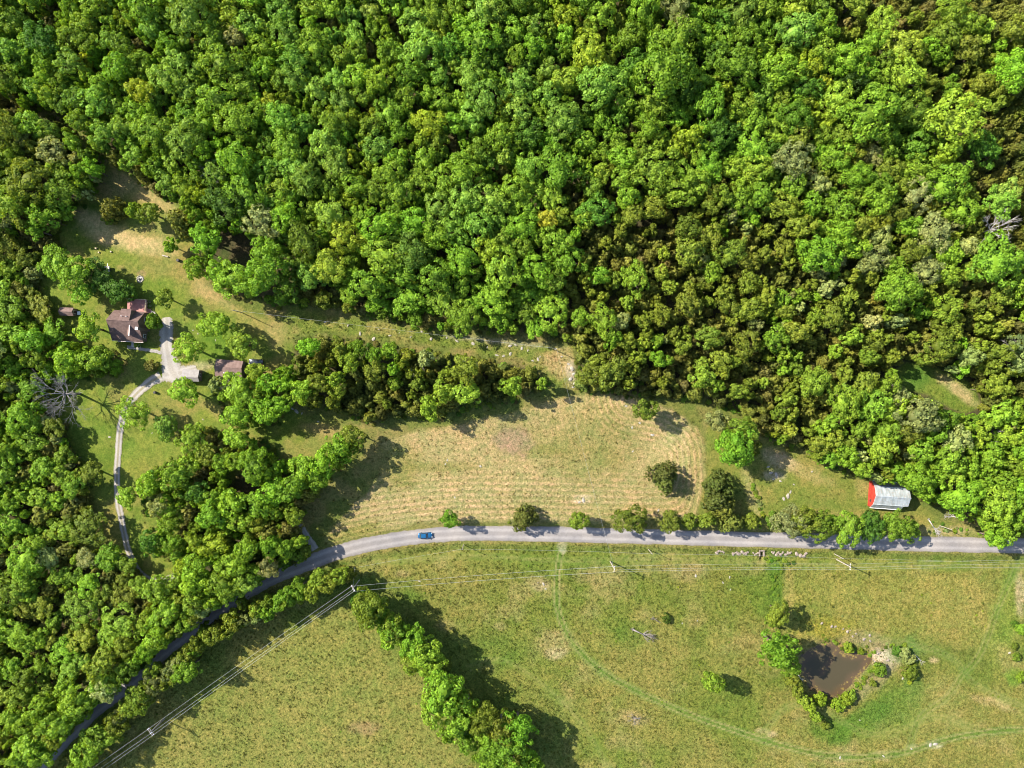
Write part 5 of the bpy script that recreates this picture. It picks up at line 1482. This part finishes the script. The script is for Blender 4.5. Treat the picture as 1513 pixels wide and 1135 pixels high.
def bare_tree(px, py, h, mat, label, seed, reach=None, lean=(0, 0), fallen=None, name='dead_tree', base=None, depth=3, limbs=7, thick=0.02):
    """Standing: (px, py) is where its crown shows; fallen: the direction it lies in (radians)."""
    rnd = random.Random(seed)
    if fallen is None:
        x, y = W(*base) if base else W(px, py, h * 0.65)
    else: x, y = W(px, py)
    z = ground_z(x, y)
    o = empty(name, (x, y, z)); tag(o, label, 'tree' if name == 'dead_tree' else 'branch')
    r0 = max(0.1, h * thick)
    if fallen is None:
        top = Vector((lean[0], lean[1], h * 0.5)); axis = Vector((lean[0] * .6, lean[1] * .6, 1)).normalized()
        t = MB(); t.tube([(0, 0, -.3), top * 0.5, top], [r0 * 1.3, r0, r0 * 0.7], 8); t.build('trunk', mat, o, True)
        b = MB(); R_b = reach or h * 0.3
        for k in range(limbs):
            a = k * 2.4 + rnd.uniform(0, .6)
            s_ = top * rnd.uniform(0.75, 1.0)
            d = Vector((math.cos(a), math.sin(a), rnd.uniform(0.35, 1.3))).normalized()
            branches(b, s_, d, R_b * rnd.uniform(0.45, 0.7), r0 * 0.5, depth, rnd, 0.42)
        b.build('branches', mat, o)
    else:
        d0 = Vector((math.cos(fallen), math.sin(fallen), 0.03))
        top = d0 * h * 0.5 + Vector((0, 0, r0))
        t = MB(); t.tube([Vector((0, 0, r0 * 1.2)), top * 0.5 + Vector((0, 0, r0)), top], [r0 * 1.4, r0, r0 * 0.7], 8); t.build('trunk', mat, o, True)
        b = MB()
        for k in range(limbs):
            v = d0 + Vector((rnd.gauss(0, .5), rnd.gauss(0, .5), abs(rnd.gauss(0, .25))))
            branches(b, top * rnd.uniform(0.6, 1), v.normalized(), h * 0.22, r0 * 0.5, max(1, depth - 1), rnd, 0.5, 0.02)
        b.build('branches', mat, o)
        rt = MB()
        for k in range(7):
            v = (-d0 + Vector((rnd.gauss(0, .8), rnd.gauss(0, .8), abs(rnd.gauss(0.3, .4))))).normalized()
            rt.tube([Vector((0, 0, r0)), Vector((0, 0, r0)) + v * r0 * 4.5], [r0 * .6, r0 * .15], 5)
        rt.build('root', mat, o)
    return o


bare_tree(92, 593, 15.5, M['deadwood_mid'], 'big bare grey tree casting a branching shadow over the lawn', 3, reach=6.4, base=(117, 582), lean=(-.2, .1), depth=4, limbs=11, thick=0.02)
bare_tree(315, 251, 13, M['deadwood_dark'], 'leafless dark grey tree in a gap of the northwest forest', 4, reach=4.2)
bare_tree(1471, 337, 14, M['deadwood'], 'bleached leafless tree above the forest near the east edge', 5, reach=5.0)
bare_tree(617, 551, 10, M['deadwood'], 'small bleached snag among the trees above the hayfield', 6, reach=2.2, limbs=5)
bare_tree(1500, 510, 10, M['deadwood'], 'bleached bare tree at the east edge among cedars', 7, reach=3.0)
bare_tree(857, 46, 12, M['deadwood_dark'], 'slim bare snag near the top edge of the forest', 8, reach=2.4, limbs=5)
bare_tree(1314, 573, 10, M['deadwood'], 'pale bare tree on the west rim of the grassy forest glade', 9, reach=3.0)
bare_tree(1318, 622, 9, M['deadwood'], 'pale snag in the woods north of the red-ended barn', 10, reach=2.4, limbs=5)
bare_tree(1158, 485, 8, M['deadwood_dark'], 'thin grey leafless tree in the cedar thicket', 11, reach=2.6, limbs=6)
bare_tree(333, 570, 9, M['deadwood_dark'], 'grey bare tree just south of the red-brown outbuilding', 12, reach=2.6, limbs=6)
bare_tree(1466, 642, 11, M['deadwood'], 'pale bare limbs rising from the trees east of the glade', 13, reach=3.0, limbs=6)
bare_tree(935, 930, 8.5, M['deadwood_dark'], 'fallen bare tree lying in the open pasture', 14, fallen=math.atan2(-14, 30), depth=3, limbs=8)
bare_tree(1372, 768, 6.5, M['deadwood'], 'bleached bare limb leaning out to the road east of the barn hedge', 15, fallen=math.atan2(-24, 15), limbs=6, name='fallen_branch')
bare_tree(1421, 766, 6.5, M['deadwood'], 'bleached broken branch lying under the trees east of the barn', 16, fallen=math.atan2(6, -28), limbs=6, name='fallen_branch')
bare_tree(974, 919, 3.6, M['deadwood_dark'], 'small heap of dead branches beside the little pasture tree', 17, fallen=2.6, limbs=6, name='fallen_branch', depth=2)
bare_tree(937, 1063, 2.6, M['deadwood_dark'], 'low grey dead bush alone in the pasture', 18, reach=2.0, limbs=9, depth=3)
bare_tree(1352, 968, 5.0, M['deadwood'], 'pale fallen trunk among the weeds east of the pond', 19, fallen=-0.75, limbs=3, name='fallen_branch', depth=1)
bare_tree(1180, 998, 3.4, M['deadwood'], 'short pale log on the west bank of the pond', 20, fallen=-1.0, limbs=2, name='fallen_branch', depth=1)


# ------------------------------------------------------------------ stones
def rock_mesh(seed, flat=0.45):
    r = np.random.default_rng(seed)
    vs, fs = ellipsoid(1, 1, 0, 9, 6)
    k = 1 + 0.28 * (vnoise(vs[:, 0] * 3 + seed, vs[:, 1] * 3 + vs[:, 2] * 2, 1.1, seed, 2) - 0.5) * 2
    vs = vs * k[:, None] * np.array([1, r.uniform(.6, .85), flat])
    return vs, fs
ROCKS = [[np_mesh('rock', *rock_mesh(i, f), [m]) for i in range(5)] for f, m in ((.4, M['rock']), (.6, M['stone_pink']))]
def rock(px, py, rpx, prefix, group, set_=0, sc=(1, 1, 1), label=None, name='rock', cat='rock'):
    x, y = W(px, py); o = link(name, random.choice(ROCKS[set_]), None, (x, y, ground_z(x, y) + rpx * MPP * 0.12), random.uniform(0, 6.28))
    s_ = rpx * MPP
    o.scale = (s_ * sc[0], s_ * sc[1], s_ * sc[2])
    tag(o, label or where(prefix, px, py), cat, group)
    return o
for q in '480 476 3;514 481 3;532 493 5;552 501 5;576 496 4;675 504 5;699 508 5;754 511 5;734 525 5;754 523 5;744 526 4;795 531 5;787 533 4;798 527 3;637 501 4;623 490 3;762 510 4;607 498 3;720 513 3;660 499 3;560 487 3;590 492 2;771 515 4;780 518 3;845 545 6;848 553 5;843 560 6;849 566 5;840 538 4;847 572 4;830 527 3'.split(';'):
    a = q.split(); rock(float(a[0]), float(a[1]), float(a[2]) * 0.6, 'pale limestone outcrop on the cleared strip,', 'limestone outcrops of the cleared strip', sc=(1, random.uniform(.6, 1), .6))
for q in '1147 702 7;1139 699 5;1153 711 4;1164 733 7;1158 737 5;1173 716 3;1168 727 4;1135 690 4;1200 697 3;1143 708 4'.split(';'):
    a = q.split(); rock(float(a[0]), float(a[1]), float(a[2]) * 0.75, 'pale limestone slab in the barn field,', 'limestone slabs in the barn field', sc=(.8, random.uniform(.5, .8), .35))
for q in '964 643 4;935 667 2.5;934 632 3;862 739 5;856 742 3;973 754 3;661 680 2.5;658 686 2;710 689 2.5;672 735 2;945 625 2.5;925 600 2.5'.split(';'):
    a = q.split(); rock(float(a[0]), float(a[1]), float(a[2]) * 0.8, 'pale stone lying in the mown hayfield,', 'stones in the hayfield', sc=(1, .8, .5))
for q in '1078 853 2.5;1068 861 2.5;1079 871 2;1028 851 3;1374 1100 4;1381 1099 4.5;1334 1003 2.5;803 863 3;806 870 2.5;795 861 2;620 859 2.5;1305 1117 3;1241 1119 3;1492 965 3;1030 917 1.8;1008 921 1.8;1250 1003 2;1346 1106 2.5;1270 1064 2'.split(';'):
    a = q.split(); rock(float(a[0]), float(a[1]), float(a[2]) * 0.8, 'white stone showing in the pasture grass,', 'white stones in the pasture', sc=(1, .75, .5))
for q in '162 646 3;438 608 5;432 604 3;446 611 2.5;300 620 2;225 640 1.6;285 488 2;292 493 1.8;318 503 2;470 623 2.5'.split(';'):
    a = q.split(); rock(float(a[0]), float(a[1]), float(a[2]) * 0.75, 'pale stone on the home lawn,', 'pale stones on the lawn', sc=(1, .8, .5))
for i in range(20):
    a = random.uniform(0, 6.28); rr = random.uniform(0, 1) ** .5
    px_, py_ = 1305 + math.cos(a) * rr * 15, 972 + math.sin(a) * rr * 11
    if random.random() < .55: px_, py_ = 1215 + (1300 - 1215) * i / 20 + random.uniform(-3, 3), 924 + 24 * i / 20 + random.uniform(-5, 5)
    rock(px_, py_, random.uniform(1.2, 2.6), 'pinkish stone on the bare ground above the pond,', 'stones above the pond', 1)
# the dry-stone rows either side of the culvert
for i, (x0_, x1_, n, yb) in enumerate(((1057, 1072, 6, 816), (1083, 1106, 11, 817.5), (1113, 1121, 4, 819), (1139, 1168, 13, 818), (1175, 1192, 7, 820))):
    for k in range(n):
        rock(x0_ + (x1_ - x0_) * (k + .5) / n + random.uniform(-1, 1), yb + random.uniform(-2, 2), random.uniform(1.6, 3.0), 'weathered pink-grey stone in the broken roadside row,', 'roadside row of stones', 1)
cul = empty('culvert', (*W(1125.5, 815.5), -0.1)); tag(cul, 'dark stone culvert mouth under the road verge between stone rows', 'culvert')
for nm, q in (('side_wall', (-.75, -.5, -1.3, .5, -.9, .3)), ('side_wall', (.5, .75, -1.3, .5, -.9, .3)), ('lintel', (-.8, .8, .2, .55, .3, .5))):
    p = MB(); p.box(*q); p.build(nm, M['stone_pink'], cul)
p = MB(); p.box(-.5, .5, .35, .5, -.9, .3); p.build('opening', M['ash'], cul)  # solid dark panel, its colour standing in for the shade inside the culvert

# ------------------------------------------------------------------ things on the lawn
fp = empty('fire_pit', (*W(206.5, 412.5), ground_z(*W(206.5, 412.5)) + .02)); tag(fp, 'round fire pit ringed with pale stones in the middle of the lawn', 'fire pit')
for i in range(14):
    a = 2 * math.pi * i / 14
    o = link('stone', ROCKS[0][i % 5], fp, (math.cos(a) * .92, math.sin(a) * .92, .06), a); o.scale = (.24, .24, .4)
p = MB(); p.tube([(0, 0, .0), (0, 0, .06)], [.85, .8], 16); p.build('ash_bed', M['concrete'], fp)
for i, a in enumerate((.3, 1.4, 2.5)):
    p = MB(); p.tube([(-.55 * math.cos(a), -.55 * math.sin(a), .16), (.5 * math.cos(a), .5 * math.sin(a), .3 + .06 * i)], .1, 6); p.build('log', M['ash'], fp)
ben = empty('bench', (*W(244.5, 378.5), ground_z(*W(244.5, 378.5))), R_(-14)); tag(ben, 'low wooden bench at the edge of the mown bank', 'bench')
p = MB(); p.box(-.9, .9, -.16, .16, .38, .46); p.build('seat', M['pole'], ben)
for s_ in (-.65, .65):
    p = MB(); p.box(s_ - .06, s_ + .06, -.14, .14, -.1, .38); p.build('leg', M['dark_board'], ben)
def stump(px, py, r, h, label, mat):
    x, y = W(px, py); o = empty('barrel' if h > .7 else 'stump', (x, y, ground_z(x, y))); tag(o, label, 'barrel' if h > .7 else 'stump')
    p = MB(); p.tube([(0, 0, -.1), (0, 0, h * .5), (0, 0, h)], [r, r * 1.12 if h > .7 else r * .95, r], 12); p.build('body', mat, o)
    p = MB(); p.tube([(0, 0, h), (0, 0, h + .03)], r * .8, 12); p.build('lid' if h > .7 else 'cut_face', mat if h > .7 else M['deck_rail'], o)
stump(264, 385, .42, .9, 'black burn barrel on the grass below the leaning young tree', M['ash'])
stump(142, 367, .3, .4, 'low stump under the woods, nearest the mown bank', M['bark'])
stump(146, 373, .25, .35, 'low stump south of the other stump by the mown bank', M['bark'])
stump(164, 372, .28, .35, 'lone low stump below the mown bank', M['bark'])
stump(230, 580, .35, .95, 'black barrel on the lawn east of the driveway bend', M['ash'])
tr = empty('trailer', (*W(160, 400), 0.02), R_(88)); tag(tr, 'small grey trailer with white side rails half under the big lawn tree', 'trailer')
p = MB(); p.box(-1.2, 1.2, -.65, .65, .45, .55); p.build('bed', M['shingle_grey'], tr)
for q in ((-1.2, 1.2, -.7, -.62, .55, .95), (-1.2, 1.2, .62, .7, .55, .95), (-1.25, -1.18, -.62, .62, .55, .95)):
    p = MB(); p.box(*q); p.build('side_rail', M['white'], tr)
for s_ in (-1, 1):
    p = MB(); p.tube([(0, s_ * .72, .3), (0, s_ * .86, .3)], .3, 12); p.build('wheel', M['tyre'], tr)
p = MB(); p.tube([(1.2, 0, .48), (2.1, 0, .42)], .05, 6); p.build('drawbar', M['rim'], tr)
